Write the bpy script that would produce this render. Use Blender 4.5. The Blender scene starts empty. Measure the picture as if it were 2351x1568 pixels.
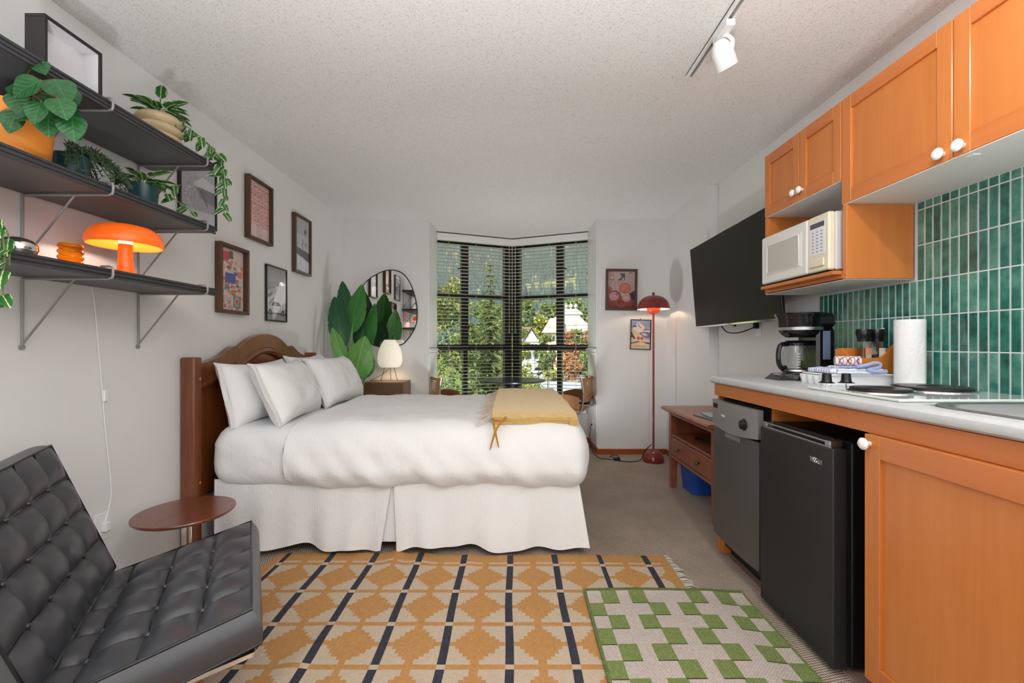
import bpy, math, random
import numpy as np
from mathutils import Vector, Matrix, noise, Quaternion

SC = bpy.context.scene
COL = SC.collection
R = math.radians
rnd = random.Random(7)

# ------------------------------------------------------------------ camera
F = 1000.0                      # focal length in pixels of the 2351 x 1568 frame
cam_d = bpy.data.cameras.new('camera')
cam_d.sensor_width = 36.0
cam_d.lens = 36.0 * F / 2351.0
cam_d.shift_x = 0.0006
cam_d.shift_y = 0.0026
cam_d.clip_start = 0.02
cam_d.clip_end = 5000
cam = bpy.data.objects.new('camera', cam_d)
cam.location = (0, 0, 1.14)
cam.rotation_euler = (R(90), 0, 0)
COL.objects.link(cam)
SC.camera = cam

# ------------------------------------------------------------------ world, sun, exposure
SC.view_settings.view_transform = 'Standard'
SC.view_settings.look = 'None'
SC.view_settings.gamma = 1.0
SC.view_settings.use_curve_mapping = False
SC.view_settings.exposure = 0.18
SKY_STRENGTH = 0.24
SUN_STRENGTH = 6.0
world = bpy.data.worlds.new('sky')
SC.world = world
world.use_nodes = True
_nt = world.node_tree
_nt.nodes.clear()
_o = _nt.nodes.new('ShaderNodeOutputWorld')
_b = _nt.nodes.new('ShaderNodeBackground')
_s = _nt.nodes.new('ShaderNodeTexSky')
_s.sky_type = 'NISHITA'
_s.sun_disc = False
_s.sun_elevation = R(42)
_s.sun_rotation = R(205)
_s.air_density = 1.3
_s.dust_density = 2.5
_b.inputs['Strength'].default_value = SKY_STRENGTH
_nt.links.new(_s.outputs[0], _b.inputs[0])
_nt.links.new(_b.outputs[0], _o.inputs[0])
sun_d = bpy.data.lights.new('sun', 'SUN')
sun_d.energy = SUN_STRENGTH
sun_d.angle = R(1.5)
sun_d.color = (1.0, 0.95, 0.86)
sun = bpy.data.objects.new('sun', sun_d)
sun.rotation_euler = (R(48), 0, R(-32))     # light travels away from the camera, over the roof of the flat
sun.location = (0, -20, 30)
COL.objects.link(sun)
try:
    SC.cycles.max_bounces = 9
    SC.cycles.diffuse_bounces = 5
    SC.cycles.glossy_bounces = 4
    SC.cycles.transmission_bounces = 6
    SC.cycles.transparent_max_bounces = 16
    SC.cycles.caustics_reflective = False
    SC.cycles.caustics_refractive = False
    SC.cycles.sample_clamp_indirect = 6.0
except Exception:
    pass
FILL_GLOBE = 6.5        # emission of the unseen globe added as fill light
TRACK_SPOT = 20.0     # watts of each lit head of the ceiling track
FILL_UPLIGHT = 68.0       # watts of each unseen floor can added as fill light

# ------------------------------------------------------------------ helpers
def S(r, g, b):
    """sRGB 0..255 -> linear"""
    def f(c):
        c = c / 255.0
        return c / 12.92 if c <= 0.04045 else ((c + 0.055) / 1.055) ** 2.4
    return (f(r), f(g), f(b))

def P(px, py, Y):
    """point at depth Y whose picture position is px, py (for taking sizes off the photograph)"""
    return Vector(((px - 1174.0) / F * Y, Y, 1.14 - (py - 790.0) / F * Y))

ORG = {}

def _props(o, label=None, cat=None, group=None, kind=None):
    if label: o['label'] = label
    if cat: o['category'] = cat
    if group: o['group'] = group
    if kind: o['kind'] = kind
    return o

def thing(name, label=None, cat=None, loc=(0, 0, 0), rotz=0.0, group=None, kind=None, local=False, rot=None):
    o = bpy.data.objects.new(name, None)
    o.empty_display_size = 0.05
    COL.objects.link(o)
    o.location = loc
    o.rotation_euler = rot if rot else (0, 0, rotz)
    _props(o, label, cat, group, kind)
    ORG[o.name] = Vector((0, 0, 0)) if (local or rotz or rot) else Vector(loc)
    return o

def copy_tree(o, parent=None):
    c = o.copy()
    COL.objects.link(c)
    if parent is not None:
        c.parent = parent
        c.matrix_parent_inverse = o.matrix_parent_inverse.copy()
    for ch in o.children:
        copy_tree(ch, c)
    return c

class MB:
    def __init__(self):
        self.v = []; self.f = []; self.m = []; self.mi = 0
    def add(self, verts, faces):
        b = len(self.v)
        self.v.extend([tuple(p) for p in verts])
        self.f.extend([tuple(b + i for i in q) for q in faces])
        self.m.extend([self.mi] * len(faces))
        return self
    def box(self, x0, x1, y0, y1, z0, z1, bev=0.0):
        if x0 > x1: x0, x1 = x1, x0
        if y0 > y1: y0, y1 = y1, y0
        if z0 > z1: z0, z1 = z1, z0
        if bev <= 0:
            vs = [(x0,y0,z0),(x1,y0,z0),(x1,y1,z0),(x0,y1,z0),(x0,y0,z1),(x1,y0,z1),(x1,y1,z1),(x0,y1,z1)]
            return self.add(vs, [(0,3,2,1),(4,5,6,7),(0,1,5,4),(1,2,6,5),(2,3,7,6),(3,0,4,7)])
        b = min(bev, (x1-x0)*.49, (y1-y0)*.49, (z1-z0)*.49)
        vs = []; idx = {}
        for sx in (0, 1):
            for sy in (0, 1):
                for sz in (0, 1):
                    X = (x0, x1)[sx]; Y = (y0, y1)[sy]; Z = (z0, z1)[sz]
                    dx = b if sx == 0 else -b; dy = b if sy == 0 else -b; dz = b if sz == 0 else -b
                    for k, p in enumerate(((X, Y+dy, Z+dz), (X+dx, Y, Z+dz), (X+dx, Y+dy, Z))):
                        idx[(sx, sy, sz, k)] = len(vs); vs.append(p)
        I = lambda a, b_, c, k: idx[(a, b_, c, k)]
        fs = []
        for s in (0, 1):
            q = [I(s,0,0,0), I(s,1,0,0), I(s,1,1,0), I(s,0,1,0)]; fs.append(q if s else q[::-1])
            q = [I(0,s,0,1), I(1,s,0,1), I(1,s,1,1), I(0,s,1,1)]; fs.append(q[::-1] if s else q)
            q = [I(0,0,s,2), I(1,0,s,2), I(1,1,s,2), I(0,1,s,2)]; fs.append(q if s else q[::-1])
        c = Vector(((x0+x1)/2, (y0+y1)/2, (z0+z1)/2))
        def out(q):
            p = [Vector(vs[i]) for i in q]
            n = (p[1]-p[0]).cross(p[2]-p[0])
            m = sum(p, Vector())/len(p) - c
            return q if n.dot(m) > 0 else q[::-1]
        for a in (0, 1):
            for d in (0, 1):
                fs.append(out([I(a,d,0,0), I(a,d,1,0), I(a,d,1,1), I(a,d,0,1)]))
                fs.append(out([I(a,0,d,0), I(a,1,d,0), I(a,1,d,2), I(a,0,d,2)]))
                fs.append(out([I(0,a,d,1), I(1,a,d,1), I(1,a,d,2), I(0,a,d,2)]))
                for e in (0, 1):
                    fs.append(out([I(a,d,e,0), I(a,d,e,1), I(a,d,e,2)]))
        return self.add(vs, fs)
    def obox(self, o, u, v, w, bev=0.0):
        """box from corner o along three edge vectors"""
        o, u, v, w = Vector(o), Vector(u), Vector(v), Vector(w)
        t = MB(); L = (u.length, v.length, w.length)
        t.box(0, L[0], 0, L[1], 0, L[2], bev)
        un, vn, wn = u.normalized(), v.normalized(), w.normalized()
        fl = un.cross(vn).dot(wn) < 0
        return self.add([o + un*p[0] + vn*p[1] + wn*p[2] for p in t.v], [q[::-1] for q in t.f] if fl else t.f)
    def cyl(self, p0, p1, r0, r1=None, n=16, caps=True):
        p0, p1 = Vector(p0), Vector(p1)
        if r1 is None: r1 = r0
        d = (p1 - p0).normalized()
        a = d.orthogonal().normalized(); b = d.cross(a)
        vs = []
        for i in range(n):
            t = 2*math.pi*i/n
            e = a*math.cos(t) + b*math.sin(t)
            vs.append(p0 + e*r0); vs.append(p1 + e*r1)
        fs = [(2*i, 2*((i+1) % n), 2*((i+1) % n)+1, 2*i+1) for i in range(n)]
        if caps:
            fs.append(tuple(2*i for i in range(n))[::-1]); fs.append(tuple(2*i+1 for i in range(n)))
        return self.add(vs, fs)
    def tube(self, path, r, n=8, closed=False, caps=True, flat=1.0):
        pts = [Vector(p) for p in path]; m = len(pts)
        rs = r if isinstance(r, (list, tuple)) else [r]*m
        vs = []; prev = None
        for i, p in enumerate(pts):
            if closed: t = pts[(i+1) % m] - pts[i-1]
            else: t = pts[min(i+1, m-1)] - pts[max(i-1, 0)]
            if t.length < 1e-9: t = Vector((0, 0, 1))
            t.normalize()
            if prev is None: a = t.orthogonal().normalized()
            else:
                a = prev - t*prev.dot(t)
                a = a.normalized() if a.length > 1e-6 else t.orthogonal().normalized()
            prev = a; b = t.cross(a)
            for k in range(n):
                s = 2*math.pi*k/n
                vs.append(p + (a*math.cos(s) + b*math.sin(s)*flat)*rs[i])
        fs = []
        for i in range(m if closed else m-1):
            j = (i+1) % m
            for k in range(n):
                l = (k+1) % n
                fs.append((i*n+k, i*n+l, j*n+l, j*n+k))
        if caps and not closed:
            fs.append(tuple(range(n))[::-1]); fs.append(tuple((m-1)*n+k for k in range(n)))
        return self.add(vs, fs)
    def lathe(self, prof, c=(0, 0, 0), n=24, axis=None, sx=1.0, sy=1.0):
        """profile of (radius, height) turned around a vertical axis (or the given one)"""
        c = Vector(c); vs = []; fs = []
        q = Vector((0, 0, 1)).rotation_difference(Vector(axis)) if axis is not None else None
        m = len(prof)
        for r_, z in prof:
            for k in range(n):
                t = 2*math.pi*k/n
                p = Vector((max(r_, 1e-5)*math.cos(t)*sx, max(r_, 1e-5)*math.sin(t)*sy, z))
                if q: p = q @ p
                vs.append(c + p)
        for i in range(m-1):
            for k in range(n):
                l = (k+1) % n
                fs.append((i*n+k, i*n+l, (i+1)*n+l, (i+1)*n+k))
        return self.add(vs, fs)
    def sphere(self, c, r, n=16, m=10, s=(1, 1, 1)):
        c = Vector(c)
        prof = [(math.sin(math.pi*i/m), -math.cos(math.pi*i/m)) for i in range(m+1)]
        t = MB().lathe(prof, n=n)
        return self.add([c + Vector((p[0]*r*s[0], p[1]*r*s[1], p[2]*r*s[2])) for p in t.v], t.f)
    def prism(self, pts, h):
        """polygon of 3D points extruded by vector h (with both caps)"""
        pts = [Vector(p) for p in pts]; h = Vector(h); n = len(pts)
        nrm = Vector()
        for i in range(n): nrm += pts[i].cross(pts[(i+1) % n])
        if nrm.dot(h) > 0: pts = pts[::-1]
        vs = pts + [p + h for p in pts]
        fs = [tuple(range(n)), tuple(range(n, 2*n))[::-1]]
        fs += [(i, n+i, n+(i+1) % n, (i+1) % n) for i in range(n)]
        return self.add(vs, fs)
    def grid(self, fn, nu, nv, flip=False):
        vs = [fn(i/nu, j/nv) for j in range(nv+1) for i in range(nu+1)]
        fs = []
        for j in range(nv):
            for i in range(nu):
                a = j*(nu+1)+i
                q = (a, a+1, a+nu+2, a+nu+1)
                fs.append(q[::-1] if flip else q)
        return self.add(vs, fs)
    def sheet(self, fn, nu, nv, th):
        """cloth: a grid with thickness th along its normals"""
        g = [[Vector(fn(i/nu, j/nv)) for i in range(nu+1)] for j in range(nv+1)]
        top = []; bot = []
        for j in range(nv+1):
            for i in range(nu+1):
                du = g[j][min(i+1, nu)] - g[j][max(i-1, 0)]
                dv = g[min(j+1, nv)][i] - g[max(j-1, 0)][i]
                n = du.cross(dv)
                n = n.normalized() if n.length > 1e-12 else Vector((0, 0, 1))
                top.append(g[j][i] + n*th*.5); bot.append(g[j][i] - n*th*.5)
        N = len(top); fs = []
        w = nu+1
        for j in range(nv):
            for i in range(nu):
                a = j*w+i
                fs.append((a, a+1, a+w+1, a+w)); fs.append((N+a+w, N+a+w+1, N+a+1, N+a))
        for i in range(nu):
            fs.append((N+i, N+i+1, i+1, i)); a = nv*w+i; fs.append((a, a+1, N+a+1, N+a))
        for j in range(nv):
            a = j*w; fs.append((a, a+w, N+a+w, N+a)); a = j*w+nu; fs.append((N+a, N+a+w, a+w, a))
        return self.add(top+bot, fs)
    def xf(self, M):
        self.v = [tuple(M @ Vector(p)) for p in self.v]; return self
    def join(self, o):
        b = len(self.v); self.v.extend(o.v)
        self.f.extend([tuple(b+i for i in q) for q in o.f]); self.m.extend(o.m); return self
    def build(self, name, mat, parent=None, label=None, cat=None, group=None, kind=None, smooth=35, origin=None):
        if parent is not None: og = ORG.get(parent.name, Vector())
        elif origin is not None: og = Vector(origin)
        else:
            a = np.array(self.v); lo = a.min(0); hi = a.max(0)
            og = Vector(((lo[0]+hi[0])/2, (lo[1]+hi[1])/2, lo[2]))
        me = bpy.data.meshes.new(name)
        me.from_pydata([(p[0]-og[0], p[1]-og[1], p[2]-og[2]) for p in self.v], [], self.f)
        mats = mat if isinstance(mat, (list, tuple)) else [mat]
        for m_ in mats: me.materials.append(m_)
        if len(mats) > 1: me.polygons.foreach_set('material_index', self.m)
        if smooth:
            me.polygons.foreach_set('use_smooth', [True]*len(me.polygons))
            try: me.set_sharp_from_angle(angle=R(smooth))
            except Exception: pass
        me.update()
        o = bpy.data.objects.new(name, me)
        COL.objects.link(o)
        if parent is not None: o.parent = parent
        else: o.location = og
        ORG[o.name] = og
        return _props(o, label, cat, group, kind)

def put(name, me, parent, M=None, label=None):
    """another object that shares mesh data, placed by a local matrix"""
    o = bpy.data.objects.new(name, me)
    COL.objects.link(o)
    if parent is not None: o.parent = parent
    if M is not None: o.matrix_basis = M
    if label: o['label'] = label
    return o

# ------------------------------------------------------------------ materials
def newmat(name):
    m = bpy.data.materials.new(name); m.use_nodes = True
    nt = m.node_tree
    return m, nt, nt.nodes['Principled BSDF']

def coords(nt, sc=(1, 1, 1), kind='Object', rot=(0, 0, 0)):
    tc = nt.nodes.new('ShaderNodeTexCoord'); mp = nt.nodes.new('ShaderNodeMapping')
    mp.inputs['Scale'].default_value = sc
    mp.inputs['Rotation'].default_value = rot
    nt.links.new(tc.outputs[kind], mp.inputs['Vector'])
    return mp.outputs[0]

def tex_noise(nt, vec, scale, detail=3, rough=.55, dist=0.0):
    n = nt.nodes.new('ShaderNodeTexNoise')
    n.inputs['Scale'].default_value = scale; n.inputs['Detail'].default_value = detail
    n.inputs['Roughness'].default_value = rough; n.inputs['Distortion'].default_value = dist
    nt.links.new(vec, n.inputs['Vector']); return n.outputs['Fac']

def ramp(nt, fac, stops):
    r_ = nt.nodes.new('ShaderNodeValToRGB')
    el = r_.color_ramp.elements
    while len(el) < len(stops): el.new(0.5)
    for e, (p, c) in zip(el, stops):
        e.position = p; e.color = (*c, 1)
    nt.links.new(fac, r_.inputs[0]); return r_.outputs[0]

def math_n(nt, op, a, b=None):
    n = nt.nodes.new('ShaderNodeMath'); n.operation = op
    for i, x in enumerate((a, b)):
        if x is None: continue
        if isinstance(x, (int, float)): n.inputs[i].default_value = x
        else: nt.links.new(x, n.inputs[i])
    return n.outputs[0]

def bump(nt, bsdf, h, strength=.3, dist=.01):
    b = nt.nodes.new('ShaderNodeBump')
    b.inputs['Strength'].default_value = strength; b.inputs['Distance'].default_value = dist
    nt.links.new(h, b.inputs['Height']); nt.links.new(b.outputs[0], bsdf.inputs['Normal'])

def mul(c, k): return tuple(min(1.0, x*k) for x in c)

def mat(name, col, rough=.5, metal=0.0, var=None, bmp=None, coat=0.0, sheen=0.0, spec=.5, emis=None, sub=0.0, trans=0.0, alpha=1.0, ior=1.45):
    """plain principled material with optional colour variation (amount, scale, stretch) and bump (scale, strength, stretch)"""
    m, nt, b = newmat(name)
    b.inputs['Base Color'].default_value = (*col, 1)
    b.inputs['Roughness'].default_value = rough
    b.inputs['Metallic'].default_value = metal
    b.inputs['Specular IOR Level'].default_value = spec
    b.inputs['Coat Weight'].default_value = coat
    b.inputs['Coat Roughness'].default_value = .08
    b.inputs['Sheen Weight'].default_value = sheen
    b.inputs['Transmission Weight'].default_value = trans
    b.inputs['IOR'].default_value = ior
    if sub:
        b.inputs['Subsurface Weight'].default_value = sub
        b.inputs['Subsurface Radius'].default_value = (.02, .02, .02)
    if emis:
        b.inputs['Emission Color'].default_value = (*emis[0], 1); b.inputs['Emission Strength'].default_value = emis[1]
    if var:
        a, s, st = var
        f = tex_noise(nt, coords(nt, st), s, 4)
        nt.links.new(ramp(nt, f, [(.3, mul(col, 1-a)), (.7, mul(col, 1+a))]), b.inputs['Base Color'])
    if bmp:
        s, k, st = bmp
        bump(nt, b, tex_noise(nt, coords(nt, st), s, 3), k)
    return m

def wood(name, c1, c2, rough=.35, st=(1, 1, .08), scale=22, coat=.15, bs=.06):
    m, nt, b = newmat(name)
    v = coords(nt, st)
    f1 = tex_noise(nt, v, scale, 6, .6, .6)
    f2 = tex_noise(nt, coords(nt, tuple(s*.35+.05 for s in st)), scale*.3, 3, .5)
    f = math_n(nt, 'ADD', math_n(nt, 'MULTIPLY', f1, .6), math_n(nt, 'MULTIPLY', f2, .4))
    nt.links.new(ramp(nt, f, [(.32, c1), (.68, c2)]), b.inputs['Base Color'])
    b.inputs['Roughness'].default_value = rough
    b.inputs['Coat Weight'].default_value = coat; b.inputs['Coat Roughness'].default_value = .2
    bump(nt, b, f1, bs, .003)
    return m

def glass_pane(name, tint=(1, 1, 1), refl=1.0):
    """thin clear pane: transparent with a fresnel reflection"""
    m = bpy.data.materials.new(name); m.use_nodes = True
    nt = m.node_tree; nt.nodes.clear()
    o = nt.nodes.new('ShaderNodeOutputMaterial'); mx = nt.nodes.new('ShaderNodeMixShader')
    t = nt.nodes.new('ShaderNodeBsdfTransparent'); g = nt.nodes.new('ShaderNodeBsdfGlossy')
    lw = nt.nodes.new('ShaderNodeLayerWeight'); lw.inputs[0].default_value = .5
    fr = math_n(nt, 'ADD', math_n(nt, 'MULTIPLY', math_n(nt, 'POWER', lw.outputs['Facing'], 5.0), .9), .04)
    t.inputs[0].default_value = (*tint, 1); g.inputs['Roughness'].default_value = .01
    nt.links.new(math_n(nt, 'MULTIPLY', fr, refl), mx.inputs[0])
    nt.links.new(t.outputs[0], mx.inputs[1]); nt.links.new(g.outputs[0], mx.inputs[2]); nt.links.new(mx.outputs[0], o.inputs[0])
    return m

def emit(name, col, s):
    m = bpy.data.materials.new(name); m.use_nodes = True
    nt = m.node_tree; nt.nodes.clear()
    o = nt.nodes.new('ShaderNodeOutputMaterial'); e = nt.nodes.new('ShaderNodeEmission')
    e.inputs[0].default_value = (*col, 1); e.inputs[1].default_value = s
    nt.links.new(e.outputs[0], o.inputs[0]); return m

def printed(name, rough=.6, bmp=None):
    """flat print or woven pattern stored as a colour attribute on the mesh"""
    m, nt, b = newmat(name)
    a = nt.nodes.new('ShaderNodeAttribute'); a.attribute_name = 'ink'
    b.inputs['Roughness'].default_value = rough; b.inputs['Specular IOR Level'].default_value = .3
    if bmp:
        s, k, amt = bmp
        f = tex_noise(nt, coords(nt), s, 2)
        mx = nt.nodes.new('ShaderNodeMix'); mx.data_type = 'RGBA'; mx.blend_type = 'MULTIPLY'
        mx.inputs[0].default_value = 1.0
        nt.links.new(a.outputs['Color'], mx.inputs[6])
        nt.links.new(ramp(nt, f, [(.3, (1-amt,)*3), (.7, (1.0, 1.0, 1.0))]), mx.inputs[7])
        nt.links.new(mx.outputs[2], b.inputs['Base Color'])
        bump(nt, b, f, k, .004)
    else:
        nt.links.new(a.outputs['Color'], b.inputs['Base Color'])
    return m

def ink_mesh(name, img, fn, material, parent=None, th=0.0, **kw):
    """img: (h, w, 3) sRGB 0..255 rows from the top; fn(u, v) -> point, v upward; cells become faces with their own colour"""
    h, w = img.shape[:2]
    pts = [Vector(fn(i/w, j/h)) for j in range(h+1) for i in range(w+1)]
    fs = [(j*(w+1)+i, j*(w+1)+i+1, (j+1)*(w+1)+i+1, (j+1)*(w+1)+i) for j in range(h) for i in range(w)]
    c = img[::-1].reshape(-1, 3)/255.0
    lin = np.where(c <= .04045, c/12.92, ((c+.055)/1.055)**2.4)
    n0 = len(fs)
    if th:
        N = len(pts); dn = Vector((0, 0, -th)); W = w+1
        pts = pts + [p + dn for p in pts]
        ring = [(i, i+1, i) for i in range(w)]
        ex = []; exc = []
        for i in range(w):
            ex.append((N+i, N+i+1, i+1, i)); exc.append(lin[i])
            a = h*W+i; ex.append((a, a+1, N+a+1, N+a)); exc.append(lin[(h-1)*w+i])
        for j in range(h):
            a = j*W; ex.append((a, a+W, N+a+W, N+a)); exc.append(lin[j*w])
            a = j*W+w; ex.append((N+a, N+a+W, a+W, a)); exc.append(lin[j*w+w-1])
        ex.append((N, N+h*W, N+h*W+w, N+w)); exc.append(lin[0])
        fs = fs + ex; lin = np.vstack([lin, np.array(exc)])
    b = MB(); b.v = [tuple(p) for p in pts]; b.f = fs; b.m = [0]*len(fs)
    o = b.build(name, material, parent, smooth=60 if th else 0, **kw)
    at = o.data.color_attributes.new('ink', 'FLOAT_COLOR', 'CORNER')
    cnt = np.array([len(q) for q in fs])
    rep = np.repeat(np.hstack([lin, np.ones((len(lin), 1))]), cnt, axis=0)
    at.data.foreach_set('color', rep.astype(np.float32).ravel())
    return o

def rounded(c, half, r, n=(10, 10, 10), disp=None, rot=None):
    """box with big soft edges, surface divided finely; disp(p, nrm) -> displaced point"""
    c = Vector(c); hx, hy, hz = half; b = MB(); seen = {}; vs = []; fs = []
    def vid(p):
        k = (round(p[0], 6), round(p[1], 6), round(p[2], 6))
        if k not in seen: seen[k] = len(vs); vs.append(Vector(p))
        return seen[k]
    nx, ny, nz = n
    def face(o, u, v, nu, nv):
        ids = [[vid(Vector(o) + Vector(u)*(i/nu) + Vector(v)*(j/nv)) for i in range(nu+1)] for j in range(nv+1)]
        for j in range(nv):
            for i in range(nu):
                fs.append((ids[j][i], ids[j][i+1], ids[j+1][i+1], ids[j+1][i]))
    X, Y, Z = 2*hx, 2*hy, 2*hz
    face((-hx,-hy,hz), (X,0,0), (0,Y,0), nx, ny); face((-hx,hy,-hz), (X,0,0), (0,-Y,0), nx, ny)
    face((-hx,-hy,-hz), (X,0,0), (0,0,Z), nx, nz); face((hx,hy,-hz), (-X,0,0), (0,0,Z), nx, nz)
    face((hx,-hy,-hz), (0,Y,0), (0,0,Z), ny, nz); face((-hx,hy,-hz), (0,-Y,0), (0,0,Z), ny, nz)
    out = []
    rr = r if isinstance(r, (tuple, list)) else (r, r, r)
    for p in vs:
        q = Vector([max(-h+k, min(h-k, x)) for x, h, k in zip(p, half, rr)])
        d = p - q
        dn = Vector([x/k for x, k in zip(d, rr)])
        if dn.length > 1e-9:
            dn.normalize()
            p2 = q + Vector([x*k for x, k in zip(dn, rr)])
            nr = dn
        else: p2 = p; nr = Vector((0, 0, 1))
        if disp: p2 = disp(p2, nr)
        out.append(c + (rot @ p2 if rot else p2))
    return b.add(out, fs)

def spline(pts, n=8, closed=False):
    """Catmull-Rom through the points"""
    pts = [Vector(p) for p in pts]; m = len(pts); out = []
    for i in range(m if closed else m-1):
        if closed: a, b, c, d = pts[i-1], pts[i], pts[(i+1) % m], pts[(i+2) % m]
        else: a, b, c, d = pts[max(i-1, 0)], pts[i], pts[i+1], pts[min(i+2, m-1)]
        for k in range(n):
            t = k/n
            out.append(.5*((2*b) + (c-a)*t + (2*a-5*b+4*c-d)*t*t + (3*b-a-3*c+d)*t*t*t))
    if not closed: out.append(pts[-1])
    return out

def nz(x, y, z=0.0): return noise.noise(Vector((x, y, z)))

# shared materials
M = {}
M['paint'] = mat('wall_paint', S(226, 226, 225), .75, bmp=(160, .06, (1, 1, 1)))
M['trim_white'] = mat('white_gloss_trim', S(232, 232, 230), .35)
M['black_metal'] = mat('black_window_metal', S(24, 22, 21), .45)
M['black_plastic'] = mat('black_plastic', S(22, 22, 25), .22)
M['dark_rubber'] = mat('black_rubber', S(20, 20, 21), .6)
M['white_plastic'] = mat('white_plastic', S(232, 232, 232), .35)
M['chrome'] = mat('chrome', (.82, .82, .82), .08, 1.0)
M['steel'] = mat('brushed_steel', (.52, .52, .52), .28, 1.0, bmp=(60, .05, (1, 40, 1)))
M['grey_wire'] = mat('grey_painted_wire', S(150, 150, 150), .4, .3)
M['orange_wood'] = wood('orange_stained_maple', S(188, 108, 46), S(210, 130, 66), .30, (1, 1, .07), 16, .15)
M['orange_wood_h'] = wood('orange_stained_maple_rail', S(184, 102, 46), S(206, 124, 66), .30, (1, .07, 1), 16, .15)
M['base_wood'] = wood('orange_baseboard_wood', S(140, 66, 16), S(168, 84, 26), .4, (.07, .07, 1), 20)
M['brown_wood'] = wood('red_brown_bed_wood', S(104, 52, 24), S(136, 76, 40), .26, (1, 1, .08), 20, .5)
M['console_wood'] = wood('reddish_cherry_wood', S(128, 72, 50), S(158, 92, 66), .33, (1, .07, 1), 24, .25)
M['walnut'] = wood('walnut_wood', S(96, 68, 48), S(128, 94, 70), .45, (.08, 1, 1), 26, 0)
M['frame_walnut'] = wood('walnut_frame_wood', S(66, 42, 26), S(92, 62, 40), .45, (1, 1, .1), 40, 0)
M['frame_black'] = mat('black_frame', S(28, 27, 28), .4)
M['picture_glass'] = glass_pane('picture_glass', refl=.5)
M['paper_print'] = printed('paper_print', .55)
# ------------------------------------------------------------------ room shell
LX, RX, KX = -1.74, 1.61, 1.68          # left wall, right wall, kitchen wall
BY, JY, FY = 4.52, 3.55, -2.6           # back wall, end of the kitchen recess, wall behind the camera
CZ = 2.44
BLX, BRX = -0.87, 0.895                 # sides of the bay
WA, WB, WC = Vector((-0.885, 5.06, 0)), Vector((0.91, 5.06, 0)), Vector((0.01, 5.42, 0))

# carpet
def carpet_mat():
    m, nt, b = newmat('woven_loop_carpet')
    v = coords(nt, (1, 1, 1), rot=(0, 0, R(28)))
    sx = nt.nodes.new('ShaderNodeSeparateXYZ'); nt.links.new(v, sx.inputs[0])
    jn = tex_noise(nt, coords(nt), 60, 2)
    wob = math_n(nt, 'MULTIPLY', jn, 2.2)
    a = math_n(nt, 'SINE', math_n(nt, 'ADD', math_n(nt, 'MULTIPLY', sx.outputs[0], 400), wob))
    c = math_n(nt, 'SINE', math_n(nt, 'ADD', math_n(nt, 'MULTIPLY', sx.outputs[1], 470), wob))
    h = math_n(nt, 'ADD', math_n(nt, 'MULTIPLY', math_n(nt, 'MULTIPLY', a, c), .5), .5)
    big = tex_noise(nt, coords(nt), 3.0, 3)
    h2 = math_n(nt, 'ADD', h, math_n(nt, 'MULTIPLY', math_n(nt, 'SUBTRACT', big, .5), .3))
    nt.links.new(ramp(nt, h2, [(.08, S(72, 60, 52)), (.45, S(152, 136, 122)), (.92, S(210, 196, 182))]), b.inputs['Base Color'])
    b.inputs['Roughness'].default_value = .95
    b.inputs['Specular IOR Level'].default_value = .1
    bump(nt, b, h, .5, .004)
    return m
M['carpet'] = carpet_mat()
def popcorn_mat():
    m, nt, b = newmat('popcorn_ceiling')
    n1 = tex_noise(nt, coords(nt), 190, 2, .6)
    vo = nt.nodes.new('ShaderNodeTexVoronoi'); vo.inputs['Scale'].default_value = 150
    nt.links.new(coords(nt), vo.inputs['Vector'])
    h = math_n(nt, 'SUBTRACT', n1, math_n(nt, 'MULTIPLY', vo.outputs['Distance'], .55))
    nt.links.new(ramp(nt, h, [(.0, S(214, 214, 212)), (.12, S(236, 236, 235)), (.6, S(239, 239, 238))]), b.inputs['Base Color'])
    b.inputs['Roughness'].default_value = .95
    bump(nt, b, h, .35, .004)
    return m
M['popcorn'] = popcorn_mat()
fl = [(LX-.1, FY-.1, 0), (KX+.1, FY-.1, 0), (KX+.1, BY, 0), (BRX+.02, BY, 0), (BRX+.02, 5.1, 0), (0.01, 5.5, 0), (BLX-.02, 5.1, 0), (BLX-.02, BY, 0), (LX-.1, BY, 0)]
floor = MB().prism(fl, (0, 0, -.12)).build('floor', M['carpet'], kind='structure', origin=(0, 0, 0))
cl = [(x, y, CZ) for x, y, _ in fl]
ceiling = MB().prism(cl, (0, 0, .12)).build('ceiling', M['popcorn'], kind='structure', origin=(0, 2, CZ))
def wallbox(name, x0, x1, y0, y1, z0=0.0, z1=CZ, m='paint'):
    return MB().box(x0, x1, y0, y1, z0, z1).build(name, M[m], kind='structure')
wall_left = wallbox('wall_left', LX-.1, LX, FY-.1, BY+.1)
wallbox('wall_front', LX, KX, FY-.1, FY)
wall_kitchen = wallbox('wall_kitchen', KX, KX+.1, FY-.1, JY)
wall_right = wallbox('wall_right', RX, KX+.1, JY, BY+.1)
wall_back_left = wallbox('wall_back_left', LX, BLX, BY, 5.08)
wall_back_right = wallbox('wall_back_right', BRX, RX, BY, 5.08)
def along(a, c, t0, t1, z0, z1, d0, d1, bev=0):
    """box on the line a->c between fractions t0..t1; d = distance to the inside (-) / outside (+)"""
    u = (c - a); n = Vector((-u.y, u.x, 0)).normalized()
    if n.y < 0: n = -n
    b = MB(); o = a + u*t0 + n*d0
    b.obox(Vector((o.x, o.y, z0)), u*(t1-t0), n*(d1-d0), Vector((0, 0, z1-z0)), bev)
    return b
wbl = along(WA, WC, -.03, 1.0, 0, .41, 0, .1).build('wall_bay_left', M['paint'], kind='structure')
wbr = along(WB, WC, -.03, 1.0, 0, .41, 0, .1).build('wall_bay_right', M['paint'], kind='structure')
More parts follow.
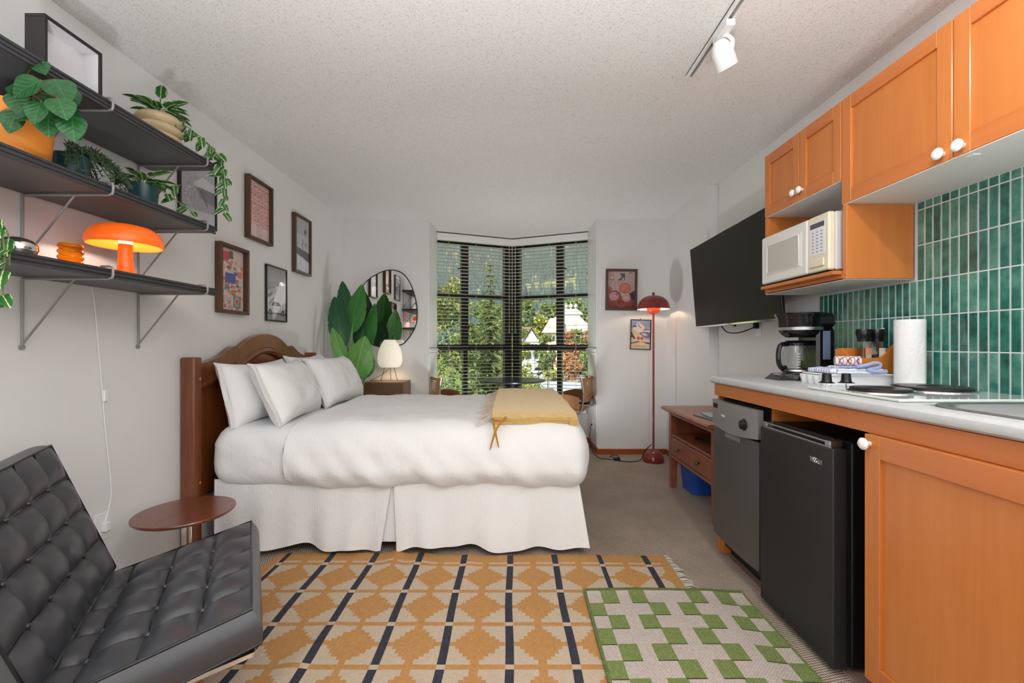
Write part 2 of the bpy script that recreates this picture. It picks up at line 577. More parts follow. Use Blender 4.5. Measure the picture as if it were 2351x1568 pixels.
# white casing boards on the two returns of the bay, each with a small moulded rail
def casing(name, x, s):
    t = thing(name, kind='structure', loc=(x, 4.8, 0))
    y0, y1 = BY+.004, 5.04
    MB().box(x, x+s*.012, y0, y1, .07, CZ-.001, .003).build('casing_board', M['trim_white'], t)
    prof = [(.012, -.035), (.03, -.03), (.034, -.018), (.02, -.008), (.022, .004), (.036, .014), (.03, .028), (.012, .034)]
    pts = [(x + s*a, y0-.004, 1.062+z) for a, z in prof]
    MB().prism(pts, (0, y1-y0, 0)).build('rail_moulding', M['trim_white'], t)
casing('trim_1', BLX, 1); casing('trim_2', BRX, -1)
# orange wood baseboards
def baseboard(name, b): return b.build(name, M['base_wood'], kind='structure')
H = .055
baseboard('baseboard_back_right', MB().box(BRX-.012, RX, BY-.012, BY, 0, H, .003))
baseboard('baseboard_bay_return', MB().box(BRX-.012, BRX, BY, 5.05, 0, H, .003))
baseboard('baseboard_right', MB().box(RX-.012, RX, JY, BY-.012, 0, H, .003))
baseboard('baseboard_back_left', MB().box(LX, BLX+.012, BY-.012, BY, 0, H, .003))
baseboard('baseboard_bay_right', along(WB, WC, .02, .98, 0, H, -.012, 0))
baseboard('baseboard_bay_left', along(WA, WC, .02, .98, 0, H, -.012, 0))
# window sills
MB_ = along(WA, WC, 0, 1.0, .41, .435, -.07, .1); MB_.build('trim_3', M['trim_white'], kind='structure')
MB_ = along(WB, WC, 0, 1.0, .41, .435, -.07, .1); MB_.build('trim_4', M['trim_white'], kind='structure')
along(WB, WC, .03, .42, .33, .40, -.03, 0, .008).build('trim_5', M['trim_white'], kind='structure')
along(WA, WC, .03, .42, .33, .40, -.03, 0, .008).build('trim_6', M['trim_white'], kind='structure')

# ------------------------------------------------------------------ the two windows of the bay
M['window_glass'] = glass_pane('window_glass', (.97, .99, .98), .6)
def window(name, a, c):
    t = thing(name, kind='structure', loc=(a + c)/2 + Vector((0, 0, .435)))
    d0, d1 = .02, .08
    zr = [.435, 1.06, 1.135, 1.69, 1.745, 2.30, 2.44]
    bm = M['black_metal']
    along(a, c, 0, 1.0, 2.33, 2.44, d0, d1).build('head_rail', bm, t)
    along(a, c, 0, 1.0, .435, .47, d0, d1).build('bottom_rail', bm, t)
    along(a, c, 0, 1.0, 1.06, 1.135, d0, d1).build('cross_rail', bm, t)
    along(a, c, 0, 1.0, 1.69, 1.745, d0, d1).build('cross_rail', bm, t)
    along(a, c, -.01, .012, .435, 2.44, d0, d1).build('jamb_post', bm, t)
    along(a, c, .905, 1.0, .435, 2.44, d0-.01, d1+.02).build('corner_post', bm, t)
    for z0, z1, x0, x1 in ((.47, 1.06, .355, .41), (1.135, 1.69, .33, .42), (1.745, 2.33, .33, .42)):
        along(a, c, x0, x1, z0, z1, d0-.005, d1).build('mullion', bm, t)
        along(a, c, .012, x0, z0, z1, .045, .051).build('pane', M['window_glass'], t)
        along(a, c, x1, .905, z0, z1, .045, .051).build('pane', M['window_glass'], t)
    # casement catch in the upper light
    u = (c-a); n = Vector((-u.y, u.x, 0)).normalized(); n = n if n.y > 0 else -n
    p = a + u*.33 + Vector((0, 0, 2.03)) + n*.01
    MB().obox(p, -u*.05, n*-.012, Vector((0, 0, .014)), .003).build('catch', bm, t)
window('window_1', WA, WC)
window('window_2', WB, WC)
# venetian blinds
M['slat'] = mat('off_white_blind_slat', S(216, 209, 194), .5)
M['blind_cord'] = mat('blind_cord', S(214, 206, 192), .8)
def blind(a, c, label, s):
    u = c - a; L = u.length; un = u.normalized()
    n = Vector((-u.y, u.x, 0)).normalized(); n = n if n.y > 0 else -n
    t = thing('window_blind', label, 'blind', a + u*.5 + Vector((0, 0, .47)), group='venetian blinds in the bay')
    in0, in1 = -.058, -.008
    def seg(t0, t1, z0, z1, d0=in0, d1=in1, bev=0): return along(a, c, t0, t1, z0, z1, d0, d1, bev)
    seg(.005, .985, 2.345, 2.425, -.072, -.006, .006).build('headrail', M['trim_white'], t)
    z = .535; first = None; k = 0
    mesh = None; z0 = None
    while z < 2.34:
        if mesh is None:
            so = seg(.01, .975, z-.0014, z+.0014).build('slat', M['slat'], t); mesh = so.data; z0 = z
        else:
            put('slat', mesh, t, Matrix.Translation((0, 0, z - z0)))
        z += .0412
    seg(.01, .975, .478, .498, -.056, -.012, .004).build('bottom_rail', M['trim_white'], t)
    for f in (.16, .5, .84):
        for d in (in0-.001, in1+.001):
            p = a + u*f + n*d
            MB().cyl(p + Vector((0, 0, .49)), p + Vector((0, 0, 2.35)), .0011, n=5).build('ladder_cord', M['blind_cord'], t)
    p = a + u*.93 + n*(in0-.012)
    MB().cyl(p + Vector((0, 0, 1.30)), p + Vector((0, 0, 2.35)), .003, n=6).sphere(p + Vector((0, 0, 1.29)), .009, 8, 6).build('pull_cord', M['blind_cord'], t)
blind(WA, WC, 'white venetian blind lowered over the left window of the bay', 1)
blind(WB, WC, 'white venetian blind lowered over the right window of the bay', -1)

# ------------------------------------------------------------------ backsplash tiles (parts of the kitchen wall)
def tile_mat():
    m, nt, b = newmat('green_glazed_tile')
    oi = nt.nodes.new('ShaderNodeObjectInfo')
    mp = nt.nodes.new('ShaderNodeMapping'); tc = nt.nodes.new('ShaderNodeTexCoord')
    nt.links.new(tc.outputs['Object'], mp.inputs['Vector'])
    cb = nt.nodes.new('ShaderNodeCombineXYZ')
    for i in range(3): nt.links.new(math_n(nt, 'MULTIPLY', oi.outputs['Random'], 37.0+i*11), cb.inputs[i])
    nt.links.new(cb.outputs[0], mp.inputs['Location'])
    f = tex_noise(nt, mp.outputs[0], 16, 4, .6)
    f2 = math_n(nt, 'ADD', math_n(nt, 'MULTIPLY', f, .8), math_n(nt, 'MULTIPLY', oi.outputs['Random'], .22))
    nt.links.new(ramp(nt, f2, [(.3, S(26, 80, 70)), (.5, S(54, 120, 106)), (.75, S(112, 162, 142))]), b.inputs['Base Color'])
    b.inputs['Roughness'].default_value = .13
    b.inputs['Coat Weight'].default_value = .4
    bump(nt, b, tex_noise(nt, mp.outputs[0], 7, 2), .25, .01)
    return m
M['tile'] = tile_mat()
M['grout'] = mat('white_grout', S(214, 218, 222), .85)
ORGK = ORG[wall_kitchen.name]
TW, TH, G = .0335, .1443, .0040
Y0 = 2.363
MB().box(KX-.0085, KX, 1.0, Y0, .968, 1.40).box(KX-.0085, KX, 1.0, 1.804, 1.40, 1.722).build('grout_bed', M['grout'], wall_kitchen)
tmesh = {}
def tile(y, z, h):
    key = round(h, 4)
    if key not in tmesh:
        b = MB().box(-.007, 0, -TW/2+G/2, TW/2-G/2, -h/2+G/2, h/2-G/2, .0018)
        o = b.build('tile', M['tile'], None, origin=(0, 0, 0))
        o.parent = wall_kitchen; tmesh[key] = o.data
    else:
        o = put('tile', tmesh[key], wall_kitchen)
    o.location = Vector((KX-.003, y, z)) - ORGK
i = 0
while Y0 - (i+1)*TW > 1.04:
    y = Y0 - (i+.5)*TW
    for r_ in range(5):
        if r_ >= 3 and y > 1.80: continue
        tile(y, .967 + TH*(r_+.5), TH)
    if y < 1.80: tile(y, (.967+TH*5 + 1.722)/2, 1.722-.967-TH*5)
    i += 1

# ceramic floor tiles in front of and under the kitchen units
M['floor_tile'] = mat('brown_ceramic_floor_tile', S(150, 124, 114), .45, var=(.12, 8, (1, 1, 1)))
fm = None
for ky in range(9):
    for kx in range(2):
        x = 1.155 + kx*.26; y = 2.365 - ky*.26
        if fm is None:
            o = MB().box(x, x+.255, y-.255, y, 0, .006, .002).build('floor_tile', M['floor_tile'], floor); fm = o.data; o0 = (x, y)
        else:
            put('floor_tile', fm, floor, Matrix.Translation((x-o0[0], y-o0[1], 0)))
# ------------------------------------------------------------------ the world outside the bay
GZ = -7.0
M['asphalt'] = mat('pale_asphalt', S(172, 174, 178), .85, var=(.1, .25, (1, 1, 1)))
M['grass'] = mat('lawn_grass', S(104, 130, 56), .95, var=(.3, .8, (1, 1, 1)))
M['meadow'] = mat('dry_mountain_grass', S(132, 138, 96), .95, var=(.25, .05, (1, 1, 1)))
M['spruce'] = mat('haze_tinted_spruce', S(70, 92, 92), .9, var=(.35, .06, (1, 1, 1)))  # blue of the distant haze is put into this base colour
M['conifer'] = mat('conifer_needles', S(92, 108, 58), .85, var=(.45, 3, (1, 1, 1)))
M['leaf_dk'] = mat('deciduous_leaves', S(104, 122, 62), .8, var=(.45, 2.5, (1, 1, 1)))
M['leaf_yel'] = mat('yellow_green_leaves', S(150, 154, 72), .8, var=(.35, 2.5, (1, 1, 1)))
M['leaf_red'] = mat('autumn_orange_leaves', S(160, 112, 70), .8, var=(.35, 1.5, (1, 1, 1)))
M['bark'] = mat('bark', S(84, 66, 52), .9)
M['roof_white'] = mat('pale_metal_roof', S(226, 226, 220), .5)
M['roof_brown'] = mat('brown_shingle_roof', S(118, 98, 86), .9, var=(.15, 1, (1, 1, 1)))
M['roof_grey'] = mat('grey_shingle_roof', S(168, 160, 152), .9, var=(.15, 1, (1, 1, 1)))
M['house_white'] = mat('pale_house_wall', S(220, 222, 216), .8)
M['hotel_cream'] = mat('cream_hotel_wall', S(214, 200, 168), .8)
M['house_glass'] = mat('dark_house_window', S(70, 88, 100), .15)
MB().box(-420, 420, 8, 260, GZ-1, GZ).build('ground_outside', M['grass'], kind='structure', origin=(0, 100, GZ))
MB().prism([(6, 62, GZ+.03), (24, 58, GZ+.03), (60, 100, GZ+.03), (52, 150, GZ+.03), (26, 128, GZ+.03), (2, 118, GZ+.03), (-6, 80, GZ+.03)], (0, 0, .03)).build('car_park', M['asphalt'], kind='structure')

# forested mountain with ski runs
def mh(x, y):
    t = (y-225)/700.0
    h = GZ + max(0, t)**1.0*330 + 26*nz(x*.006, y*.006, 3)*min(1, max(0, t)*5) + 9*nz(x*.02, y*.02, 8)*min(1, max(0, t)*5)
    return h
def run(x, y):
    """open ski run or clearing?"""
    s = (y-225)/700.0
    w1 = abs(x - (-78 - (y-560)*.10 + 30*math.sin(y*.018))) < 15 + 9*nz(x*.03, y*.03, 1) and s > .36
    w2 = abs(x - (118 - (y-400)*.28 + 14*math.sin(y*.022))) < 9 + 6*nz(x*.05, y*.05, 4) and .30 < s < .72
    w3 = abs(x - 22 - (y-330)*.9) < 20 and .14 < s < .165
    w4 = abs(x + 130 + 22*math.sin(y*.03)) < 12 and s > .5
    return w1 or w2 or w3 or w4
MB().grid(lambda u, v: (-560+1120*u, 225+720*v, mh(-560+1120*u, 225+720*v)), 56, 48).build('mountain', M['meadow'], kind='structure', smooth=80)
fb = MB(); rf = random.Random(3)
cnt = 0
while cnt < 9000:
    y = 228 + 640*rf.random()**.8; x = (rf.random()*2-1)*(y*.26+30)
    if run(x, y): continue
    z = mh(x, y)-.5; hh = rf.uniform(6, 13); r_ = hh*rf.uniform(.17, .26)
    a0 = rf.random()*6
    vs = [(x, y, z+hh)] + [(x+r_*math.cos(a0+k*1.2566), y+r_*math.sin(a0+k*1.2566), z) for k in range(5)]
    fb.add(vs, [(0, k+1, (k+1) % 5+1) for k in range(5)])
    cnt += 1
fb.build('mountain_forest', M['spruce'], label='spruce forest with haze blue in its colour covering the mountainside outside', cat='forest', kind='stuff', smooth=0)

def leaf_cloud(b, pts, size, rg):
    for p in pts:
        n = Vector((rg.gauss(0, 1), rg.gauss(0, 1), rg.gauss(0, 1)+.6)).normalized()
        a = n.orthogonal().normalized(); a.rotate(Quaternion(n, rg.random()*6.28)); c = n.cross(a)
        s = size*rg.uniform(.6, 1.3)
        b.add([p-a*s, p-c*s*.5, p+a*s, p+c*s*.5], [(0, 1, 2, 3)])

def conifer(x, y, zt, r, label, seed, group=None, m='conifer'):
    rg = random.Random(seed); h = zt-GZ
    t = thing('conifer_tree', label, 'tree', (x, y, GZ), group=group)
    MB().cyl((x, y, GZ), (x, y, zt-.4), h*.018, .02, 8).build('trunk', M['bark'], t)
    b = MB(); k = 0
    lv = int(h*3.2)
    for i in range(lv):
        f = i/lv; z = GZ + h*(.1+.9*f); rr = r*(1-f)**.8*rg.uniform(.8, 1.1)+.08
        nb = max(5, int(13*(1-f)+4))
        for j in range(nb):
            a = 6.283*(j+rg.random())/nb; L = rr*rg.uniform(.65, 1.1); d = Vector((math.cos(a), math.sin(a), 0)); s = Vector((-d.y, d.x, 0))
            p0 = Vector((x, y, z)); w = max(.09, L*.16)
            for q in range(4):
                f0, f1 = q/4, (q+1.3)/4
                a0 = p0 + d*L*f0 + Vector((0, 0, -.28*L*f0)); a1 = p0 + d*L*f1 + Vector((0, 0, -.28*L*f1 - .05))
                tw = rg.uniform(-.3, .3)
                b.add([a0 - s*w*(1-f0*.6), a0 + s*w*(1-f0*.6) + Vector((0, 0, tw*w)), a1 + Vector((0, 0, -.04))], [(0, 1, 2)])
                b.add([a0 + d*.02 + Vector((0, 0, w*.7)), a0 - Vector((0, 0, w*.8)), a1], [(0, 1, 2)])
    b.build('crown', M[m], t, smooth=0)

def broadleaf(x, y, zt, r, label, seed, m, n=2600, size=.16, zb=None, group='trees outside the bay'):
    rg = random.Random(seed)
    t = thing('broadleaf_tree', label, 'tree', (x, y, GZ), group=group)
    zb = GZ+.6 if zb is None else zb
    MB().cyl((x, y, GZ), (x, y, zb+(zt-zb)*.5), .16, .06, 7).build('trunk', M['bark'], t)
    b = MB(); cs = []
    for i in range(26):
        f = rg.random(); z = zb+(zt-zb)*f
        rad = r*math.sin(math.pi*min(1, .16+f*.84))**.7
        a = rg.random()*6.28; q = rg.random()**.5*rad
        cs.append((Vector((x+q*math.cos(a), y+q*math.sin(a), z)), r*rg.uniform(.28, .5)))
    pts = []
    for i in range(n):
        c, cr = rg.choice(cs); d = Vector((rg.gauss(0, 1), rg.gauss(0, 1), rg.gauss(0, 1))).normalized()
        pts.append(c + d*cr*rg.uniform(.7, 1.0))
    pts = [p for p in pts if p.z < zt]
    leaf_cloud(b, pts, size, rg)
    b.build('crown', M[m], t, smooth=0)

conifer(-1.15, 24, 5.85, 2.3, 'tall green conifer rising in the middle of the left window', 1)
conifer(-.1, 19.5, 2.4, 1.4, 'shorter conifer just left of the corner post of the bay', 4)
conifer(2.9, 17, .35, 1.7, 'small dark conifer at the right edge of the right window', 9)
conifer(1.15, 18, -.4, 1.1, 'low conifer at the left edge of the right window', 12)
broadleaf(-5.5, 40, 7.6, 2.0, 'yellow green tree with a bright crown at far left of the bay', 21, 'leaf_yel', 3200, .2)
broadleaf(-3.4, 21, 3.6, 1.7, 'leafy green tree beside the left jamb of the bay', 22, 'leaf_dk', 4200, .13)
broadleaf(-2.0, 27, 3.9, 2.2, 'broad green tree behind the mullion of the left window', 23, 'leaf_dk', 4200, .15)
broadleaf(-2.6, 15.5, .3, 1.6, 'low leafy bush filling the foot of the left window', 24, 'leaf_dk', 4200, .1)
broadleaf(-.9, 14.5, -.2, 1.3, 'dark green shrub behind the dining table at the bay corner', 25, 'leaf_dk', 3600, .09)
broadleaf(1.1, 34, 1.2, 1.0, 'slender yellow green tree at the left edge of the right window', 26, 'leaf_yel', 2400, .13)
broadleaf(.9, 15, -.95, .8, 'low green shrub below the round table in the right window', 27, 'leaf_dk', 2600, .08)
broadleaf(9.4, 118, 3.6, 3.0, 'round green tree beside the gabled house', 28, 'leaf_dk', 2200, .45)
broadleaf(17.5, 118, 5.0, 4.0, 'green bushy tree under the big hotel roofs', 29, 'leaf_dk', 2200, .5)
broadleaf(15.0, 112, 4.2, 3.0, 'orange autumn tree in front of the hotel', 30, 'leaf_red', 2000, .45)
broadleaf(20.6, 116, 4.6, 3.4, 'pinkish orange tree at the right edge of the view', 31, 'leaf_red', 2000, .45)
broadleaf(12.8, 98, -1.0, 2.6, 'brown orange tree standing at the car park edge', 32, 'leaf_red', 1800, .36)
broadleaf(18.5, 104, -.6, 3.2, 'dark green hedge tree behind the parked white cars', 33, 'leaf_dk', 2200, .4)
broadleaf(9.6, 96, -4.6, 2.0, 'yellow shrub bed beside the car park', 34, 'leaf_yel', 1400, .3)
broadleaf(4.0, 130, 5.5, 3.4, 'green tree left of the gabled house', 35, 'leaf_dk', 2000, .5)
broadleaf(2.0, 52, -2.2, 1.9, 'light green tree in front of the car park entrance', 36, 'leaf_yel', 2000, .2)
for k, (x, y, zt, r_, mm) in enumerate(((6, 200, 22, 9, 'leaf_dk'), (18, 205, 20, 9, 'leaf_dk'), (30, 210, 23, 10, 'leaf_dk'), (42, 200, 20, 9, 'leaf_dk'), (-2, 205, 20, 9, 'leaf_dk'), (12, 192, 15, 6, 'leaf_yel'), (36, 190, 13, 6, 'leaf_dk'))):
    broadleaf(x, y, zt, r_, ['green tree in the wood directly behind the gabled house', 'green tree in the wood between house and hotel', 'tall green tree in the wood behind the hotel roofs', 'green tree in the wood at the right end behind the hotel', 'green tree in the wood hidden partly by the corner post', 'pale yellow tree in the wood above the gabled house', 'small green tree in the wood right of the hotel'][k], 50+k, mm, 1500, 1.1, group='wood at the foot of the mountain')

# gabled house: ridge and gable facing the viewer
def win(b, x0, x1, z0, z1, y, t):
    MB().box(x0, x1, y-.08, y+.05, z0, z1).build('window', M['house_glass'], t)
hx, hy = 5.2, 128.0
t = thing('gabled_house', 'white gabled house with brown roof and long balcony', 'house', (hx, hy, GZ))
MB().box(hx-2.6, hx+2.9, hy, hy+9, GZ, 2.6).build('wall', M['house_white'], t)
MB().prism([(hx-1.6, hy-.4, 1.9), (hx+2.9, hy-.4, 1.9), (hx+.65, hy-.4, 5.4)], (0, 9, 0)).build('gable', M['house_white'], t)
for s in (-1, 1):
    xa, xb = (hx-2.2, hx+.65) if s < 0 else (hx+3.5, hx+.65)
    MB().prism([(xa, hy-1, 1.4), (xb, hy-1, 5.9), (xb, hy-1, 6.3), (xa, hy-1, 1.8)], (0, 10, 0)).build('roof_slope', M['roof_brown'], t)
MB().prism([(hx-5.4, hy+1, 1.7), (hx-5.4, hy+9, 1.7), (hx-4.2, hy+5, 6.4)], (5.4, 0, 0)).build('rear_roof', M['roof_brown'], t)
MB().box(hx-3.4, hx+3.0, hy-1.6, hy, -.9, -.35).build('balcony', M['roof_white'], t)
for k in range(4): win(None, hx-1.2+k*.95, hx-.5+k*.95, -.2, 1.2, hy, t)
for k in range(3): win(None, hx-2.2+k*1.9, hx-1.1+k*1.9, -3.2, -1.5, hy, t)
for k in range(4): MB().cyl((hx-3.2+k*2, hy-1.5, GZ), (hx-3.2+k*2, hy-1.5, -.9), .18, n=8).build('post', M['house_white'], t)
# big hotel with stepped pale roofs
qx, qy = 24.0, 172.0
t = thing('hotel_building', 'large cream hotel with stepped white roofs on the hill', 'building', (qx, qy, GZ))
MB().box(qx-7, qx+5.5, qy, qy+14, GZ, 9.0).build('wall', M['hotel_cream'], t)
def hip(x0, x1, z0, z1, ins, y0, y1, m, nm='roof'):
    MB().add([(x0, y0, z0), (x1, y0, z0), (x1, y1, z0), (x0, y1, z0), (x0+ins, y0+ins, z1), (x1-ins, y0+ins, z1), (x1-ins, y1-ins, z1), (x0+ins, y1-ins, z1)], [(0,1,5,4),(1,2,6,5),(2,3,7,6),(3,0,4,7),(4,5,6,7),(3,2,1,0)]).build(nm, m, t)
hip(qx-8.5, qx+5.8, 9, 12.5, 2.8, qy-1.5, qy+15, M['roof_white'])
MB().box(qx-4, qx+3.5, qy+2, qy+11, 12, 13.2).build('wall', M['hotel_cream'], t)
hip(qx-5, qx+4.6, 13.0, 15.2, 2.0, qy+1, qy+12, M['roof_white'])
for k in range(3): hip(qx-2.6+k*2, qx-1.2+k*2, 16.4, 17.6, .5, qy+4, qy+6, M['roof_white'], 'turret')
for k in range(3): MB().cyl((qx-1.9+k*2, qy+5, 15), (qx-1.9+k*2, qy+5, 16.4), .4, n=6).build('turret_post', M['house_white'], t)
for k in range(6): win(None, qx-6+k*1.9, qx-5+k*1.9, 5.5, 7.6, qy, t)
t = thing('long_lodge', 'long grey roofed lodge below the hotel', 'building', (24.5, 140, GZ))
MB().box(19, 29, 140, 148, GZ, 3.6).build('wall', M['hotel_cream'], t)
MB().prism([(18, 139, 3.3), (18, 149, 3.3), (18, 144, 8.2)], (12, 0, 0)).build('roof', M['roof_grey'], t)
for k in range(5): win(None, 19.6+k*1.9, 20.6+k*1.9, .8, 2.4, 140, t)
t = thing('cream_lodge', 'small cream lodge with hipped roof left of the mullion', 'building', (13, 142, GZ))
MB().box(11, 16.5, 142, 150, GZ, 4.9).build('wall', M['hotel_cream'], t)
hip(10.3, 17.1, 4.9, 8.4, 2.0, 141, 151, M['hotel_cream'])
hip(12.0, 17.0, 7.6, 9.8, 1.0, 144, 150, M['roof_white'])
for k in range(3): win(None, 11.6+k*1.7, 12.6+k*1.7, 2.2, 3.8, 142, t)
# cars
M['tyre'] = mat('tyre', S(26, 26, 27), .7)
M['car_glass'] = mat('car_glass', S(40, 48, 58), .08)
def car(x, y, rz, col, label, h=1.45):
    m_ = mat('car_paint_' + label.split()[0], col, .25, .2, coat=.5)
    t = thing('car', label, 'car', (x, y, GZ+.06), rz, local=True)
    L, W = 2.2, .88
    body = [(-L, .35), (-L, .85), (-L*.82, .95), (L*.45, .98), (L*.95, .82), (L, .6), (L, .35)]
    MB().prism([(a, -W, z) for a, z in body], (0, 2*W, 0)).build('body', m_, t)
    cab = [(-L*.8, .95), (-L*.62, h), (L*.12, h), (L*.46, .98)]
    MB().prism([(a, -W*.9, z) for a, z in cab], (0, 1.8*W, 0)).build('cabin', m_, t)
    for s in (-1, 1):
        MB().prism([(-L*.7, s*W*.905, 1.0), (-L*.58, s*W*.905, h-.1), (L*.08, s*W*.905, h-.1), (L*.34, s*W*.905, 1.0)], (0, s*.02, 0)).build('side_window', M['car_glass'], t)
        for a in (-L*.62, L*.62):
            MB().cyl((a, s*W*.8, .33), (a, s*W*1.02, .33), .33, n=14).build('wheel', M['tyre'], t)
        MB().box(-L-.02, -L+.03, s*W*.95, s*W*.6, .62, .84).build('tail_light', mat('tail_light', S(170, 40, 40), .3), t)
car(10.8, 104, R(176), S(128, 140, 170), 'blue grey car crossing the car park seen past the table')
car(20.6, 124, R(160), S(226, 228, 230), 'white car parked nearest the right jamb')
car(23.4, 128, R(150), S(232, 232, 232), 'pale car parked behind the white car')
car(6.4, 118, R(200), S(235, 236, 240), 'bright car parked left of the lamp posts', 1.9)
# lamp posts of the car park
def lamp_post(x, y, zt, label):
    t = thing('lamp_post', label, 'lamp post', (x, y, GZ), group='car park lamp posts')
    mm = M['black_metal']
    MB().cyl((x, y, GZ), (x, y, zt), .07, .05, 8).build('pole', mm, t)
    MB().box(x-.35, x+.35, y-.1, y+.1, zt-.1, zt+.12, .02).build('lamp_head', mm, t)
    MB().box(x-.28, x+.28, y-.06, y+.06, zt-1.9, zt-1.5, .02).build('sign_plate', mm, t)
lamp_post(3.9, 62, -1.4, 'slim dark lamp post nearest the corner of the bay')
lamp_post(4.7, 56, -1.1, 'slim dark lamp post between table and blue grey car')
# ------------------------------------------------------------------ bed
def linen_mat(name, col, st=(1, 90, 1)):
    m, nt, b = newmat(name)
    b.inputs['Base Color'].default_value = (*col, 1)
    b.inputs['Roughness'].default_value = .8
    b.inputs['Sheen Weight'].default_value = .15
    w = nt.nodes.new('ShaderNodeTexWave'); w.inputs['Scale'].default_value = 22; w.inputs['Distortion'].default_value = .6
    w.bands_direction = 'X'
    nt.links.new(coords(nt), w.inputs['Vector'])
    n = tex_noise(nt, coords(nt), 14, 4, .6, .8)
    h = math_n(nt, 'ADD', math_n(nt, 'MULTIPLY', w.outputs['Fac'], .06), n)
    bump(nt, b, h, .25, .02)
    return m
M['linen'] = linen_mat('white_cotton_linen', S(236, 236, 236))
M['skirt_linen'] = linen_mat('white_bed_skirt_linen', S(232, 232, 232))
M['dark_base'] = mat('dark_bed_base', S(30, 27, 26), .9)
BX0, BX1, BY0, BY1 = -1.635, .40, 2.325, 3.755
bed = thing('bed', 'double bed with carved brown headboard, white duvet and bed skirt', 'bed', (-.6, 3.03, 0))
bw = M['brown_wood']
# headboard posts with wooden peg caps
for y0 in (2.28, 3.655):
    p = MB().box(-1.737, -1.662, y0, y0+.062, 0, 1.07, .006).build('headboard_post', bw, bed)
    for z in (.955, .40):
        MB().sphere((-1.661, y0+.045, z), .007, 8, 6, (.5, 1, 1)).build('peg_cap', M['orange_wood'], p)
sil = [(2.342, 1.030), (2.43, 1.046), (2.52, 1.068), (2.585, 1.098), (2.63, 1.121), (2.665, 1.128), (2.70, 1.116), (2.76, 1.150), (2.83, 1.182), (2.91, 1.202), (2.998, 1.210)]
sil = sil + [(2*2.998-y, z) for y, z in sil[::-1][1:]]
sil = spline([Vector((0, y, z)) for y, z in sil], 4)
inn = [(2.342, .935), (2.45, .960), (2.57, 1.000), (2.66, 1.035), (2.70, 1.030), (2.78, 1.066), (2.89, 1.108), (2.998, 1.124)]
inn = inn + [(2*2.998-y, z) for y, z in inn[::-1][1:]]
inn = spline([Vector((0, y, z)) for y, z in inn], 4)
x0 = -1.722
rail = MB().prism([(x0, p.y, p.z) for p in sil] + [(x0, p.y, p.z) for p in inn[::-1]], (.038, 0, 0)).build('headboard_rail', bw, bed, smooth=25)
MB().prism([(x0+.006, p.y, p.z+.02) for p in inn] + [(x0+.006, inn[-1].y, .3), (x0+.006, inn[0].y, .3)], (.012, 0, 0)).build('headboard_panel', bw, bed, smooth=25)
MB().tube([(x0+.028, p.y, p.z-.026) for p in inn], .025, 8).build('headboard_moulding', bw, bed)
MB().tube([(x0+.037, p.y, p.z-.002) for p in inn], .006, 6).build('headboard_bead', bw, bed)
# box base and feet
MB().box(BX0+.03, BX1-.05, BY0+.06, BY1-.06, .10, .36).build('bed_base', M['dark_base'], bed)
for x in (BX0+.1, BX1-.14):
    for y in (BY0+.12, BY1-.18): MB().box(x, x+.05, y, y+.05, 0, .10).build('bed_foot', M['dark_base'], bed)
# mattress in its fitted sheet
def sheet_disp(p, n):
    k = .010*noise.fractal(Vector((p.x*5, p.y*2, p.z*7+p.x*3)), .8, 2, 4)
    side = max(0, -n.y)
    fold = .012*side*math.sin(p.z*34 + p.x*9 + 2*nz(p.x*4, p.z*4, 2))*max(0, min(1, (p.x+1.02)*-6+4))
    return p + n*(k + fold*.5)
mx0, mx1 = BX0, -1.0
rounded(((mx0+mx1)/2, (BY0+BY1)/2, .52), ((mx1-mx0)/2, (BY1-BY0)/2, .165), (.10, .11, .11), (26, 50, 16), sheet_disp).build('mattress', M['linen'], bed, smooth=80)
# duvet pulled over the mattress
DC = Vector(((-1.27+BX1+.03)/2, (BY0+BY1)/2, .527)); DH = ((BX1+.03+1.27)/2, (BY1-BY0)/2+.028, .182)
def duvet_disp(p, n):
    if n.x < -.02:                       # the head end of the duvet is a straight turned edge
        q = Vector((p.x - .10*n.x, p.y - .15*n.y, p.z - .15*n.z)); m_ = Vector((0, n.y, n.z))
        if m_.length > .02:
            m_.normalize(); p = Vector((q.x + .03*n.x, q.y + .15*m_.y, q.z + .15*m_.z)); n = m_
        else: p = Vector((q.x - .03, p.y, p.z))
    g = p + DC
    k = .015*noise.fractal(Vector((g.x*2.6+5, g.y*2.6, g.z*2)), .8, 2, 5)
    side = max(0, -n.y) + max(0, n.x)*.6
    a = g.x*10 + (g.z-.35)*9
    f = .0085*side*(math.sin(a*1.7 + 3*nz(g.x*2, g.z*3, 1)) + .7*math.sin(a*3.9 + 2.3))*max(0, 1-(g.z-.35)/.42)
    lo = .018*side*max(0, 1-abs(g.z-.46)/.14)
    hem = -.018*max(0, min(1, (.375-g.z)/.03))*side
    crown = .014*max(0, n.z)*(1-abs(p.y/DH[1])**2)
    cr = .006*max(0, n.z)*math.sin(g.y*18+5*nz(g.x*1.5, g.y*.8, 5))*max(0, nz(g.x*1.1, g.y*1.1, 7))
    e = Vector((0, 0, .010*nz(g.x*2.7, 1.3, 2)*max(0, 1-(g.z-.34)/.1)))
    taper = Vector((-.05*max(0, n.x)*max(0, min(1, (.5-g.z)/.14)), 0, 0))
    return p + n*(k + f + lo + hem + cr) + Vector((0, 0, crown)) + e + taper
duvet = rounded(DC, DH, (.10, .15, .15), (100, 72, 22), duvet_disp)
duvet.build('duvet', M['linen'], bed, smooth=80)
